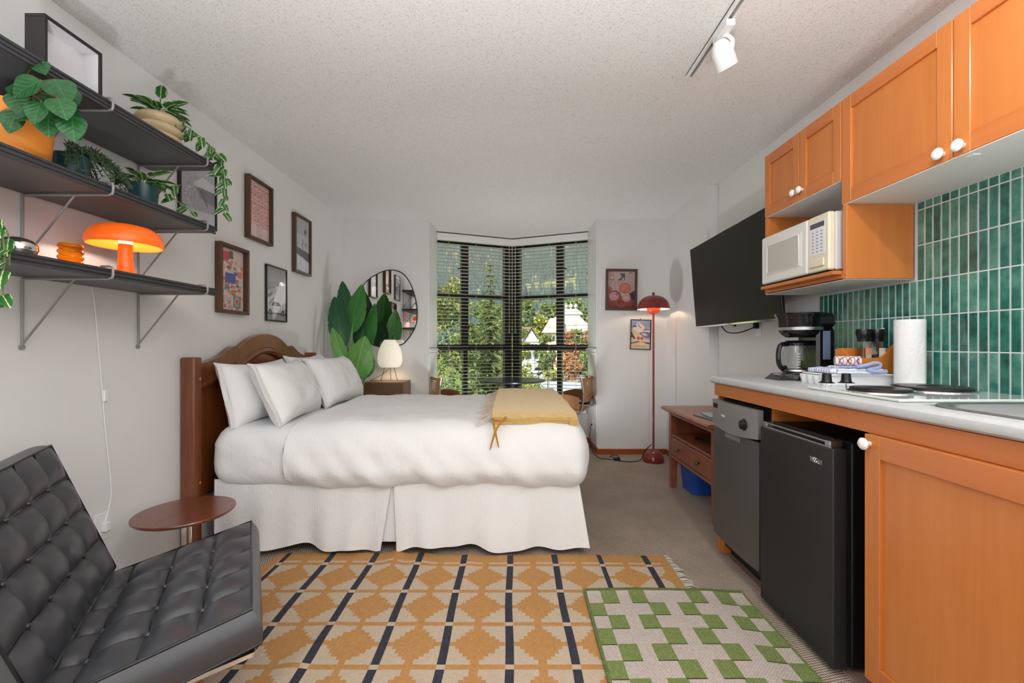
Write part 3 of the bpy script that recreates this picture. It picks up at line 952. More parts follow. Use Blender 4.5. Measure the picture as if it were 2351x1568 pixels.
# seam line where the top sheet ends
# bed skirt: two hung panels on the near side, one on the foot end, an underlay in the pleat
def skirt(x0, x1, y, name, flare0=0, flare1=0, ph=0):
    L = x1-x0
    def fn(u, v):
        x = x0 + L*u; z = .405 - (.365 + .012*math.sin(u*9+ph) + .010*math.sin(u*21+ph))*v
        w = v*(.016*math.sin(u*L*15+ph) + .010*math.sin(u*L*37+ph*2) + .006*nz(u*L*8, v*2, ph))
        x += v*(flare0*(1-u)**5 + flare1*u**5)
        return (x, y - .022*v + w, z - .010*v*(u**6)*abs(flare1)*20 - .008*v*((1-u)**6)*abs(flare0)*20)
    MB().sheet(fn, int(L*70), 14, .003).build(name, M['skirt_linen'], bed, smooth=70)
skirt(BX0+.02, -.648, BY0+.045, 'bed_skirt', 0, -.06, .5)
skirt(-.640, BX1-.035, BY0+.045, 'bed_skirt', .02, .055, 2.1)
MB().sheet(lambda u, v: (-.80+.3*u, BY0+.060, .40-.34*v), 6, 4, .003).build('pleat_underlay', M['skirt_linen'], bed)
MB().sheet(lambda u, v: (BX1-.045+.035*v+.012*v*math.sin(u*22), BY0+.05+(BY1-BY0-.10)*u, .405-.375*v), 60, 8, .003).build('bed_skirt', M['skirt_linen'], bed, smooth=70)
# pillows
M['pillow_linen'] = linen_mat('white_pillow_linen', S(238, 238, 238))
def pillow(c, lean, yaw, L, Hh, T, label, seed, roll=0.0):
    """L along Y, Hh up the lean, T thick"""
    t = thing('pillow', label, 'pillow', c, group='white pillows on the bed', rot=(0, 0, 0), local=True)
    b = MB(); nu, nv = 26, 20
    rot = Matrix.Rotation(yaw, 3, 'Z') @ Matrix.Rotation(-lean, 3, 'Y') @ Matrix.Rotation(roll, 3, 'X')
    def side(sg):
        def fn(u, v):
            a, e = 2*u-1, 2*v-1
            pin = 1 - .13*(1-abs(a)**2)*abs(e)**3
            pin2 = 1 - .10*(1-abs(e)**2)*abs(a)**3
            h = (1-abs(a)**3.2)**.55 * (1-abs(e)**3.2)**.55
            w = .16*noise.fractal(Vector((a*2.4+seed, e*2.4, sg*3.0+seed)), .9, 2, 4)*h
            w += .05*math.sin((a*2+e)*6+seed)*h*max(0, abs(a)-.4)
            sag = -.05*max(0, -e)*(1-abs(a))
            x = sg*T*.5*(h*(1+w) + .03 + sag*.2)
            y = a*L*.5*pin2; z = e*Hh*.5*pin
            bulge = -.10*T*(e**2)
            return rot @ Vector((x + bulge, y, z))
        return fn
    b.grid(side(1), nu, nv); b.grid(side(-1), nu, nv, True)
    # close the rim
    n1 = (nu+1)*(nv+1)
    per = [i for i in range(nu+1)] + [j*(nu+1)+nu for j in range(1, nv+1)] + [nv*(nu+1)+i for i in range(nu-1, -1, -1)] + [j*(nu+1) for j in range(nv-1, 0, -1)]
    for k in range(len(per)):
        a, c2 = per[k], per[(k+1) % len(per)]
        b.f.append((a, n1+a, n1+c2, c2)); b.m.append(0)
    o = b.build('pillow_case', M['pillow_linen'], t, smooth=70)
    # flanged hem at the open end
    e = MB().sheet(lambda u, v: rot @ Vector((.004*math.sin(v*9), -L*.5*(.93 + .10*u), (2*v-1)*Hh*.46)), 4, 14, .006)
    e.build('hem', M['pillow_linen'], t, smooth=70)
    return t
pillow((-1.545, 2.70, .855), R(14), R(-2), .66, .39, .19, 'white pillow against the headboard nearest the shelf wall', 1.0)
pillow((-1.375, 2.72, .860), R(24), R(6), .68, .40, .19, 'front white pillow of the pair nearest the viewer', 4.0)
pillow((-1.545, 3.37, .875), R(14), R(2), .64, .39, .18, 'white pillow half hidden at the far end of the headboard', 7.0)
pillow((-1.345, 3.36, .870), R(26), R(-4), .64, .40, .19, 'front white pillow of the far pair by the leafy plant', 10.0)

# mustard throw folded over the foot of the bed
def throw_mat():
    m, nt, b = newmat('mustard_mohair')
    f = tex_noise(nt, coords(nt, (1, 3, 3)), 40, 5, .7)
    nt.links.new(ramp(nt, f, [(.3, S(212, 168, 82)), (.7, S(236, 200, 126))]), b.inputs['Base Color'])
    b.inputs['Roughness'].default_value = .9
    b.inputs['Sheen Weight'].default_value = 1.0; b.inputs['Sheen Roughness'].default_value = .35
    b.inputs['Sheen Tint'].default_value = (1, .93, .78, 1)
    bump(nt, b, f, .7, .012); return m
M['mohair'] = throw_mat()
M['fringe'] = mat('beige_fringe_yarn', S(206, 188, 172), .9, sheen=.5)
throw = thing('throw_blanket', 'folded mustard mohair throw with fringe lying across the bed foot', 'blanket', (.13, 3.05, .72))
TX0, TX1, TY0, TY1 = -.105, .345, 2.365, 3.70
def dz(x, y):
    """top of the duvet"""
    e = min(y-(BY0-.028), (BY1+.028)-y)
    k = 0 if e > .15 else .15 - math.sqrt(max(0, .15**2-(.15-e)**2))
    f = (BX1+.03)-x
    k2 = 0 if f > .10 else .10 - math.sqrt(max(0, .10**2-(.10-max(0, f))**2))
    return .709 + .014*(1-(min(1, abs(y-3.04)/.74))**2) - k - k2*.8
def layer(x0, x1, z, th, y0, y1, nm, wob, parent=throw, curl=0):
    def fn(u, v):
        x = x0 + (x1-x0)*u; y = y0 + (y1-y0)*v
        w = .006*nz(x*9+wob, y*4, wob) + .004*nz(x*22, y*22, wob)
        yy = y + .012*nz(x*6, wob, 1)*(1-v)
        return (x, yy, dz(x, max(y, BY0+.03)) + z + w + curl*max(0, .12-u)*.3)
    b = MB().sheet(fn, 36, 60, th)
    return b.build(nm, M['mohair'], parent, smooth=70)
layer(TX0+.01, TX1-.02, .018, .020, TY0+.012, TY1, 'lower_fold', 1.0)
layer(TX0, TX1, .046, .022, TY0, TY1, 'upper_fold', 3.0, curl=.05)
# rolled fold on the foot side
MB().tube([(TX1-.004, TY0+(TY1-TY0)*k/24, dz(TX1-.03, max(TY0+(TY1-TY0)*k/24, BY0+.03))+.026+.003*math.sin(k)) for k in range(25)], .026, 10).build('rolled_edge', M['mohair'], throw)
fb = MB(); rg = random.Random(5)
for k in range(70):
    y = TY0 + .03 + (TY1-TY0-.06)*k/69
    L = rg.uniform(.06, .115); dy = -rg.uniform(.005, .05)
    pts = []
    for q in range(5):
        f = q/4; x = TX0+.005-L*f; yy = y+dy*f
        pts.append((x, yy, dz(x, max(yy, BY0+.03)) + .040*(1-f)**2 + .008))
    fb.tube(pts, [.0035, .003, .0026, .0022, .001], 5)
fb.build('fringe', M['fringe'], throw, kind='stuff')
for a, b_, nm in (((-.098, 2.352, .735), (-.066, 2.272, .60), 1), ((-.030, 2.352, .745), (-.112, 2.270, .588), 2)):
    a, b_ = Vector(a), Vector(b_)
    mid = (a+b_)/2 + Vector((-.006, -.048, .035))
    MB().tube(spline([a, mid, b_], 5), [.0065]*6+[.006, .005, .0045, .004, .002], 7).build('tassel', mat('mustard_tassel', S(186, 132, 40), .9), throw)

# ------------------------------------------------------------------ corner: nightstand, paper lamp, mirror, plant
ns = thing('nightstand', 'walnut nightstand with one drawer in the corner behind the bed', 'nightstand', (-1.235, 4.355, 0))
x0, x1, y0, y1, zt = -1.425, -1.04, 4.21, 4.50, .772
wn = M['walnut']
MB().box(x0, x1, y0, y1, zt-.02, zt, .002).build('top', wn, ns)
for xa in (x0, x1-.02): MB().box(xa, xa+.02, y0, y1, 0, zt-.02, .002).build('side_panel', wn, ns)
MB().box(x0+.02, x1-.02, y1-.012, y1, .06, zt-.02).build('back_panel', wn, ns)
MB().box(x0+.02, x1-.02, y0+.01, y1-.012, .60, .615).build('shelf', wn, ns)
MB().box(x0+.02, x1-.02, y0+.01, y1-.012, .06, .08).build('bottom_panel', wn, ns)
d = MB().box(x0+.004, x1-.004, y0-.016, y0-.001, .645, zt-.006, .002).build('drawer', wn, ns)
MB().box(x0+.022, x1-.022, y0-.001, y1-.02, .63, .645).build('drawer_bottom', wn, d)
# paper lantern lamp
lx, ly, lz = -1.213, 4.35, .772
lamp = thing('paper_lamp', 'lit white paper lantern lamp on three wire legs on the nightstand', 'lamp', (lx, ly, lz))
def paper_shade_mat(name, col, e):
    m, nt, b = newmat(name)
    b.inputs['Base Color'].default_value = (*col, 1); b.inputs['Roughness'].default_value = .8
    w = nt.nodes.new('ShaderNodeTexWave'); w.bands_direction = 'Z'; w.inputs['Scale'].default_value = 28
    nt.links.new(coords(nt), w.inputs['Vector'])
    b.inputs['Emission Color'].default_value = (1, .88, .70, 1); b.inputs['Emission Strength'].default_value = e
    bump(nt, b, w.outputs['Fac'], .35, .004); return m
prof = [(.045, .405), (.052, .412), (.060, .405), (.085, .365), (.108, .31), (.119, .25), (.121, .21), (.114, .17), (.098, .143), (.088, .138), (.086, .141), (.10, .155), (.110, .18), (.116, .21), (.114, .25), (.104, .31), (.082, .36), (.045, .405)]
MB().lathe(prof, (lx, ly, lz), 32).build('paper_shade', paper_shade_mat('lit_rice_paper', S(238, 232, 216), .36), lamp)
MB().sphere((lx, ly, lz+.22), .03, 12, 8).build('bulb', emit('paper_lamp_bulb', (1, .80, .55), 40), lamp)
for a in (100, 215, 335):
    dd = Vector((math.cos(R(a)), math.sin(R(a)), 0)); c = Vector((lx, ly, lz))
    MB().cyl(c + dd*.095, c + dd*.045 + Vector((0, 0, .16)), .0028, n=6).build('leg', M['black_metal'], lamp)
for s in (-1, 1):
    MB().tube([(lx+s*.05-.022, ly, lz+.405), (lx+s*.05-.022, ly, lz+.44), (lx+s*.05, ly, lz+.462), (lx+s*.05+.022, ly, lz+.44), (lx+s*.05+.022, ly, lz+.39)], .0022, 6).build('wire_loop', M['black_metal'], lamp)
MB().tube(spline([(lx, ly, lz+.14), (lx-.04, ly-.01, lz+.09), (lx-.12, ly-.02, lz+.04), (lx-.19, ly-.03, lz+.006)], 6), .0025, 6).build('power_cord', M['dark_rubber'], lamp)
# pebble mirror
mp = [(835, 654), (868, 628), (897, 620), (924, 628), (944, 656), (957, 705), (954, 748), (932, 783), (913, 793), (876, 796), (850, 786), (834, 750), (828, 700)]
mpts = spline([P(a, b_, BY-.012) for a, b_ in mp], 6, True)
mir = thing('wall_mirror', 'pebble shaped mirror with thin dark rim above the nightstand', 'mirror', P(893, 796, BY-.012))
MB().prism(mpts, (0, .009, 0)).build('mirror_glass', mat('silver_mirror', (.9, .91, .91), .005, 1.0), mir, smooth=20)
MB().tube([p + Vector((0, .003, 0)) for p in mpts], .006, 8, True).build('rim', M['frame_black'], mir)

# bird of paradise plant
def leaf_mat(name, c1, c2, ribs=46):
    m, nt, b = newmat(name)
    v = coords(nt)
    sx = nt.nodes.new('ShaderNodeSeparateXYZ'); nt.links.new(v, sx.inputs[0])
    ab = math_n(nt, 'ABSOLUTE', sx.outputs[0])
    rib = math_n(nt, 'SINE', math_n(nt, 'MULTIPLY', math_n(nt, 'SUBTRACT', sx.outputs[1], math_n(nt, 'MULTIPLY', ab, .9)), ribs*3))
    mid = math_n(nt, 'LESS_THAN', ab, .012)
    n = tex_noise(nt, v, 5, 3)
    f = math_n(nt, 'ADD', n, math_n(nt, 'MULTIPLY', rib, .05))
    colr = ramp(nt, f, [(.3, c1), (.7, c2)])
    mx = nt.nodes.new('ShaderNodeMix'); mx.data_type = 'RGBA'
    nt.links.new(mid, mx.inputs[0]); nt.links.new(colr, mx.inputs[6]); mx.inputs[7].default_value = (*mul(c2, 1.5), 1)
    nt.links.new(mx.outputs[2], b.inputs['Base Color'])
    b.inputs['Roughness'].default_value = .38
    b.inputs['Subsurface Weight'].default_value = .0
    bump(nt, b, rib, .12, .01); return m
M['bop_dark'] = leaf_mat('dark_banana_leaf', S(22, 70, 40), S(34, 92, 50))
M['bop'] = leaf_mat('green_banana_leaf', S(44, 108, 40), S(66, 136, 56))
M['bop_light'] = leaf_mat('light_banana_leaf', S(84, 142, 62), S(112, 168, 84))
def big_leaf(n=14):
    """unit leaf: along +Y length 1, half width .5*w in X; splits on the edge"""
    rg = random.Random(2)
    b = MB(); w = []
    for i in range(n*2+1):
        f = i/(n*2); s = math.sin(math.pi*min(1, f**.8))**.75
        w.append(.5*s*(1 - (.07 if i in (n, n+5, n+9) else 0)))
    def fn(u, v):
        a = 2*u-1; k = w[min(n*2, int(round(v*n*2)))]
        return (a*k, v, -.09*abs(a)**1.5*k*2 + .10*math.sin(v*3.0) - .12*v*v)
    b.sheet(fn, 8, n*2, .006)
    return b
leafm = {}
for nm in ('bop_dark', 'bop', 'bop_light'):
    o = big_leaf().build('leaf', M[nm], None, origin=(0, 0, 0)); leafm[nm] = o.data
    bpy.data.objects.remove(o)
def orient(base, tip, width, face, mesh_len=1.0):
    """matrix placing a unit leaf from base to tip with its upper side towards 'face'"""
    base, tip = Vector(base), Vector(tip); y = tip-base; L = y.length; y.normalize()
    z = Vector(face) - y*Vector(face).dot(y); z.normalize(); x = y.cross(z)
    m = Matrix((x, y, z)).transposed().to_4x4()
    return Matrix.Translation(base) @ m @ Matrix.Diagonal((width, L, L*.6 if False else max(width, L*.5), 1))
plx, ply = -1.50, 4.06
plant = thing('potted_plant', 'tall banana leaf plant in the corner between bed and mirror', 'plant', (plx, ply, 0))
MB().lathe([(0, 0), (.13, 0), (.15, .02), (.17, .30), (.175, .32), (.16, .32), (.155, .28), (0, .28)], (plx, ply, 0), 28).build('pot', mat('grey_plant_pot', S(120, 116, 110), .7), plant)
def bop(base, tip, w, face, nm, Yb, Yt):
    b_, t_ = P(*base, Yb), P(*tip, Yt)
    o = put('leaf', leafm[nm], plant, Matrix.Translation(-Vector((plx, ply, 0))) @ orient(b_, t_, w, face))
    root = Vector((plx + (b_.x-plx)*.15, ply + (b_.y-ply)*.15, .28))
    MB().tube(spline([root, Vector((plx*.6+b_.x*.4, ply*.6+b_.y*.4, .28+(b_.z-.28)*.5)), b_, b_*.75+t_*.25], 5), [.011]*8 + [.009]*8, 7).build('stem', M['bop_light'], plant)
bop((797, 745), (786, 643), .150, (.4, -1, .1), 'bop_dark', 4.15, 4.20)
bop((808, 765), (828, 650), .215, (-.25, -1, .15), 'bop', 4.05, 4.12)
bop((787, 800), (768, 678), .190, (.5, -1, 0), 'bop_dark', 3.98, 4.05)
bop((846, 795), (856, 694), .190, (-.7, -1, .1), 'bop', 4.08, 4.12)
bop((790, 838), (763, 750), .125, (.6, -1, .3), 'bop_light', 3.92, 3.95)
bop((816, 876), (836, 770), .255, (.05, -1, .35), 'bop_light', 3.88, 3.92)
bop((838, 868), (848, 800), .150, (.2, -1, .2), 'bop', 4.04, 4.06)
bop((826, 800), (836, 730), .170, (.1, -1, 0), 'bop_dark', 4.18, 4.2)
# ------------------------------------------------------------------ left wall: three metal shelves on wire brackets
M['shelf_metal'] = mat('charcoal_shelf_metal', S(86, 86, 89), .42, .1, bmp=(40, .03, (1, 8, 1)))
M['shelf_edge'] = mat('charcoal_shelf_edge', S(70, 70, 73), .35, .3)
SY0, SY1, SXF = .98, 2.10, -1.425
SHELF = [1.372, 1.669, 1.969]
def wall_shelf(z, label):
    t = thing('wall_shelf', label, 'shelf', (LX+.16, (SY0+SY1)/2, z-.25))
    MB().box(LX+.006, SXF-.006, SY0, SY1, z+.006, z+.034).build('shelf_board', M['shelf_metal'], t)
    # ribbed front edge
    prof = []
    x = SXF
    for a, h in ((-.006, 0), (0, .001), (0, .009), (-.004, .0105), (-.004, .013), (0, .0145), (0, .0225), (-.004, .024), (-.004, .0265), (0, .028), (0, .036), (-.006, .037)):
        prof.append((x+a, SY0, z+h))
    MB().prism(prof, (0, SY1-SY0, 0)).build('ribbed_edge', M['shelf_edge'], t, smooth=20)
    for yb in (1.06, 1.545, 2.026):
        br = MB()
        w = LX+.006
        br.tube(spline([(w, yb, z-.235), (w, yb, z-.003)], 2), .0042, 8)
        br.tube([(w, yb, z), (SXF-.002, yb, z), (SXF+.008, yb, z+.003), (SXF+.012, yb, z+.012), (SXF+.012, yb, z+.034), (SXF+.008, yb, z+.042), (SXF-.002, yb, z+.044), (SXF-.03, yb, z+.044)], .0042, 8)
        br.tube([(w, yb, z-.232), (LX+.19, yb, z-.002)], .0036, 8)
        o = br.build('wire_bracket', M['grey_wire'], t)
        MB().lathe([(0, .004), (.009, .003), (.010, 0), (.010, -.004), (0, -.004)], (LX+.004, yb, z-.243), 12, (1, 0, 0)).build('screw_eye', M['grey_wire'], o)
    return t
wall_shelf(SHELF[0], 'lowest charcoal shelf on wire brackets holding the orange lamp')
wall_shelf(SHELF[1], 'middle charcoal shelf on wire brackets holding the orange pot')
wall_shelf(SHELF[2], 'topmost charcoal shelf on wire brackets holding the beige pot')
ST = [z+.0375 for z in SHELF]     # shelf tops

# ------------------------------------------------------------------ printed pictures
rp = np.random.RandomState(4)
def canvas(w, h, c): return np.ones((h, w, 3))*np.array(c, float)
def ell(a, cx, cy, rx, ry, c, ring=None):
    h, w = a.shape[:2]; yy, xx = np.mgrid[0:h, 0:w]
    d = ((xx+.5-cx)/rx)**2 + ((yy+.5-cy)/ry)**2
    m = d < 1 if ring is None else (d < 1) & (d > ring)
    a[m] = c
def poly(a, pts, c):
    h, w = a.shape[:2]; yy, xx = np.mgrid[0:h, 0:w]; yy = yy+.5; xx = xx+.5
    ins = np.zeros((h, w), bool); n = len(pts)
    for i in range(n):
        x1, y1 = pts[i]; x2, y2 = pts[(i+1) % n]
        cnd = ((y1 > yy) != (y2 > yy)) & (xx < (x2-x1)*(yy-y1)/((y2-y1) if y2 != y1 else 1e-9) + x1)
        ins ^= cnd
    a[ins] = c
def line(a, x0, y0, x1, y1, c, t=1):
    n = int(max(abs(x1-x0), abs(y1-y0))*2)+1
    for k in range(n+1):
        x = x0+(x1-x0)*k/n; y = y0+(y1-y0)*k/n
        a[max(0, int(y-t/2+.5)):max(0, int(y+t/2+.5)), max(0, int(x-t/2+.5)):max(0, int(x+t/2+.5))] = c
def speckle(a, s):
    a += rp.randn(a.shape[0], a.shape[1], 1)*s; np.clip(a, 0, 255, a); return a
def blur(a, n=1):
    for _ in range(n):
        p = np.pad(a, ((1, 1), (1, 1), (0, 0)), 'edge')
        a = (p[1:-1, 1:-1]*2 + p[:-2, 1:-1] + p[2:, 1:-1] + p[1:-1, :-2] + p[1:-1, 2:])/6
    return a
def textrows(a, x0, x1, y0, y1, c, step=3, fill=.7):
    for y in range(y0, y1, step):
        x = x0
        while x < x1:
            L = rp.randint(2, 6)
            if rp.rand() < fill: a[y:y+max(1, step//2), x:min(x1, x+L)] = c
            x += L+1
def art_table():
    a = canvas(72, 108, (226, 200, 194))
    a[:78] = (228, 190, 184)
    for k, y in enumerate(range(8, 82, 4)):
        a[y] = (206, 120, 112) if k % 4 else (176, 84, 80)
        textrows(a, 3, 69, y+1, y+3, (120, 96, 96), 3, .5)
    textrows(a, 6, 66, 2, 7, (60, 50, 52), 3, .8)
    for x in range(4, 70, 6): a[82:, x] = (204, 178, 170)
    a[82:, 30:50] -= 10
    for x in (10, 22, 34, 46, 58): a[10:80:8, x:x+3] = (80, 66, 70)
    return speckle(a, 5)
def art_skijump():
    a = canvas(72, 116, (178, 178, 180))
    a[36:46] = (196, 196, 198)
    poly(a, [(0, 46), (72, 40), (72, 116), (0, 116)], (198, 198, 200))
    for k in range(26):
        x = rp.randint(2, 70); y = rp.randint(50, 66); line(a, x, y, x+rp.randint(-4, 5), y-rp.randint(3, 12), (110, 110, 112), 1)
    poly(a, [(0, 64), (72, 70), (72, 90), (0, 78)], (92, 92, 94))
    for k in range(60): a[rp.randint(66, 84), rp.randint(0, 72)] = (200, 200, 200)
    poly(a, [(0, 80), (40, 84), (72, 94), (72, 116), (0, 116)], (216, 216, 220))
    poly(a, [(50, 20), (53, 18), (55, 27), (52, 34), (49, 30)], (50, 50, 52)); line(a, 45, 26, 58, 24, (60, 60, 62), 2)
    return blur(speckle(a, 9))
def art_collage():
    a = canvas(76, 112, (226, 204, 198))
    for k in range(90):
        c = [(232, 150, 110), (214, 120, 120), (120, 132, 178), (236, 222, 214), (150, 110, 96), (222, 190, 150), (206, 214, 216), (180, 150, 150)][rp.randint(8)]
        x, y = rp.randint(0, 70), rp.randint(18, 108); w, h = rp.randint(4, 14), rp.randint(2, 9); a[y:y+h, x:x+w] = c
    a[6:22, 0:32] = (208, 90, 104); a[4:18, 32:44] = (120, 110, 112); a[44:62, 20:52] = (96, 110, 166); a[38:50, 58:72] = (232, 148, 108)
    a[74:84, 40:52] = (206, 120, 70)
    a[84:106, 44:68] = (104, 158, 164); ell(a, 56, 95, 7, 9, (226, 160, 150)); ell(a, 56, 95, 3, 5, (206, 80, 80))
    textrows(a, 4, 40, 86, 106, (206, 130, 124), 4, .7); textrows(a, 4, 72, 62, 76, (150, 110, 104), 4, .6)
    return blur(speckle(a, 6))
def art_car():
    a = canvas(72, 108, (168, 168, 168))
    for y in range(30): a[y] = (150+y, 150+y, 150+y)
    poly(a, [(0, 50), (20, 44), (72, 26), (72, 108), (0, 108)], (218, 218, 218))
    for k in range(240): a[rp.randint(40, 62), rp.randint(0, 34)] = (120, 120, 120)
    poly(a, [(0, 58), (22, 50), (22, 58), (0, 66)], (130, 130, 130))
    poly(a, [(0, 66), (72, 34), (72, 76), (0, 80)], (214, 214, 214))
    line(a, 8, 76, 24, 62, (70, 70, 70), 1); line(a, 10, 78, 26, 64, (80, 80, 80), 1)
    poly(a, [(0, 82), (72, 82), (72, 108), (0, 108)], (150, 150, 150)); a[90:96] = (96, 96, 96)
    poly(a, [(4, 84), (12, 78), (64, 78), (68, 84), (70, 92), (2, 92)], (206, 206, 206))
    poly(a, [(18, 78), (24, 71), (46, 71), (54, 78)], (70, 70, 70)); poly(a, [(26, 77), (29, 73), (36, 73), (36, 77)], (190, 190, 190))
    ell(a, 13, 92, 6, 6, (50, 50, 50)); ell(a, 60, 92, 6, 6, (50, 50, 50)); ell(a, 13, 92, 3, 3, (160, 160, 160)); ell(a, 60, 92, 3, 3, (160, 160, 160))
    a[94:108, 30:34] = (150, 128, 126)
    return blur(speckle(a, 7))
def art_snowhut():
    a = canvas(76, 108, (176, 176, 186))
    poly(a, [(0, 60), (30, 30), (76, 44), (76, 108), (0, 108)], (168, 168, 176))
    poly(a, [(26, 44), (48, 28), (76, 32), (76, 46), (30, 48)], (206, 206, 212)); poly(a, [(32, 48), (76, 46), (76, 70), (44, 66)], (128, 128, 136))
    for k in range(500):
        x, y = int(rp.randn()*9+20), int(rp.randn()*14+62)
        if 0 <= x < 76 and 0 <= y < 108: a[y, x] = (130, 130, 138) if rp.rand() < .5 else (214, 214, 220)
    line(a, 44, 52, 58, 74, (90, 90, 98), 2); poly(a, [(0, 92), (76, 84), (76, 108), (0, 108)], (200, 200, 208))
    return blur(speckle(a, 8))
def art_plates():
    a = canvas(84, 110, (196, 168, 162))
    textrows(a, 3, 26, 30, 66, (150, 122, 118), 3, .85); textrows(a, 30, 54, 28, 66, (150, 122, 118), 3, .85); textrows(a, 57, 82, 14, 66, (150, 122, 118), 3, .85)
    textrows(a, 4, 17, 3, 5, (60, 50, 50), 2, 1.0)
    a[8:27, 4:20] = (184, 160, 154); ell(a, 11, 14, 6, 5, (110, 96, 94), .6); ell(a, 12, 19, 4, 4, (206, 186, 178)); a[23:27, 4:19] = (140, 118, 114)
    a[6:27, 30:53] = (190, 170, 164); poly(a, [(35, 6), (53, 6), (53, 27), (44, 27), (47, 17)], (84, 78, 80)); poly(a, [(30, 27), (44, 14), (46, 22), (40, 27)], (110, 98, 96)); ell(a, 48, 23, 2.5, 3.5, (214, 202, 196))
    ell(a, 71, 8, 6, 5, (90, 82, 84), .45); a[9:13, 64:79] = (196, 168, 162)
    ell(a, 5, 56, 8, 10, (176, 96, 88))
    for y in range(76, 110): a[y] = np.array((150-(y-76)*.6, 84-(y-76)*.9, 80-(y-76)*.9))
    textrows(a, 0, 40, 66, 92, (176, 146, 142), 3, .6)
    poly(a, [(66, 66), (84, 58), (84, 84), (76, 86)], (72, 48, 56))
    ell(a, 21, 75, 20, 17, (92, 50, 50)); ell(a, 20, 76, 17.5, 15, (206, 128, 122), .86); ell(a, 19, 75, 16, 13.5, (196, 142, 146)); ell(a, 21, 73, 4, 3, (226, 160, 156), .4); poly(a, [(24, 70), (30, 65), (32, 67), (26, 72)], (120, 60, 64))
    ell(a, 54, 51, 18, 16, (196, 126, 106)); ell(a, 54, 50, 16.8, 14.8, (150, 58, 50)); ell(a, 54, 50, 15.2, 13.2, (206, 124, 98)); line(a, 50, 62, 64, 45, (110, 60, 46), 1)
    ell(a, 58, 80, 13, 11.5, (190, 158, 150)); ell(a, 58, 79, 9.5, 8, (196, 110, 104)); ell(a, 58, 79, 8, 6.5, (200, 178, 170))
    ell(a, 41, 97, 14, 11.5, (170, 86, 84)); ell(a, 41, 95, 11, 9, (132, 38, 34)); ell(a, 42, 99, 7, 4, (206, 140, 136), .5)
    return blur(speckle(a, 5))
FONT = {'A': '0110100111111001', 'P': '1110100111101000', 'R': '1110100111101001', 'E': '1110100011001110', 'S': '0111110000111110', 'K': '1001101011001011', 'I': '1111'}
def word(a, s, x, y, c, sc=1):
    for ch in s:
        if ch == ' ': x += 3*sc; continue
        g = FONT[ch]; w = 1 if ch == 'I' else 4
        for k, b_ in enumerate(g):
            if b_ == '1':
                yy, xx = y+(k//w)*sc, x+(k % w)*sc
                a[yy:yy+sc, xx:xx+sc] = c
        if ch == 'E' and False: pass
        x += (w+1)*sc
    return x
def art_apres():
    a = canvas(66, 96, (150, 172, 200))
    poly(a, [(4, 30), (16, 16), (24, 5), (34, 12), (48, 22), (66, 26), (66, 50), (0, 50)], (236, 232, 224))
    poly(a, [(24, 5), (28, 18), (38, 26), (30, 26), (22, 16)], (150, 160, 184)); poly(a, [(44, 22), (56, 34), (66, 34), (66, 28)], (158, 166, 186))
    poly(a, [(0, 26), (14, 34), (30, 44), (48, 62), (66, 64), (66, 96), (0, 96)], (230, 208, 176))
    poly(a, [(26, 44), (40, 38), (66, 40), (66, 58), (50, 58)], (112, 122, 160)); poly(a, [(34, 42), (50, 44), (60, 50), (46, 52)], (224, 222, 220))
    for x, y in ((2, 44), (5, 50), (8, 56), (3, 54), (11, 60)): ell(a, x, y, 3, 3, (60, 58, 66))
    a[18:23, 6:18] = (110, 96, 100); a[29:34, 42:56] = (170, 120, 112); line(a, 12, 4, 12, 18, (110, 110, 130), 1); line(a, 49, 10, 49, 29, (110, 110, 130), 1)
    poly(a, [(0, 76), (22, 70), (34, 72), (0, 80)], (86, 92, 128)); poly(a, [(40, 72), (66, 74), (66, 80), (52, 78)], (86, 92, 128))
    for x in (26, 38): ell(a, x, 60, 5, 5.5, (196, 74, 66)); line(a, x, 65, x, 73, (190, 140, 126), 1); a[73, x-3:x+4] = (190, 140, 126); ell(a, x+1, 59, 2, 2, (224, 140, 120))
    e = word(a, 'APRES SKI', 12, 85, (190, 120, 96), 1)
    a[83, 29] = (190, 120, 96); a[82, 28] = (190, 120, 96)
    return a
def art_shadowbox():
    a = canvas(60, 52, (214, 212, 216))
    ell(a, 8, 40, 2, 2, (120, 116, 124)); ell(a, 17, 44, 3, 2, (110, 106, 112)); poly(a, [(17, 44), (22, 52), (19, 52)], (130, 126, 132)); ell(a, 28, 50, 5, 3, (170, 168, 172))
    return speckle(a, 2)

def frame(name, label, o, u, v, n, W, Hh, bw, depth, m, art, recess=.012, glass=True, matw=0.0, mount=None):
    """picture at lower corner o on wall, u right, v up, n into the room"""
    o, u, v, n = Vector(o), Vector(u).normalized(), Vector(v).normalized(), Vector(n).normalized()
    t = thing(name, label, 'picture', o + u*W/2)
    b = M[m]
    for c, a, e in ((o, u*W, v*bw), (o + v*(Hh-bw), u*W, v*bw), (o + v*bw, u*bw, v*(Hh-2*bw)), (o + v*bw + u*(W-bw), u*bw, v*(Hh-2*bw))):
        MB().obox(c + n*.002, a, e, n*(depth-.002), .0015).build('frame_bar', b, t)
    MB().obox(o + u*bw*.8 + v*bw*.8 + n*.003, u*(W-1.6*bw), v*(Hh-1.6*bw), n*.004).build('backing', M['frame_black'] if not mount else mount, t)
    pd = depth - recess
    p0 = o + u*bw + v*bw + n*(pd-.003)
    ink_mesh('print', art, lambda a, c: p0 + u*(W-2*bw)*a + v*(Hh-2*bw)*c, M['paper_print'], t)
    if glass: MB().obox(p0 + n*.004, u*(W-2*bw), v*(Hh-2*bw), n*.0015).build('glass', M['picture_glass'], t)
    return t
U, V, N = (0, 1, 0), (0, 0, 1), (1, 0, 0)
frame('framed_print', 'deep walnut frame with a pink table of figures, topmost above the bed', (LX, 2.834, 1.838), U, V, N, .285, .414, .016, .038, 'frame_walnut', art_table(), .022)
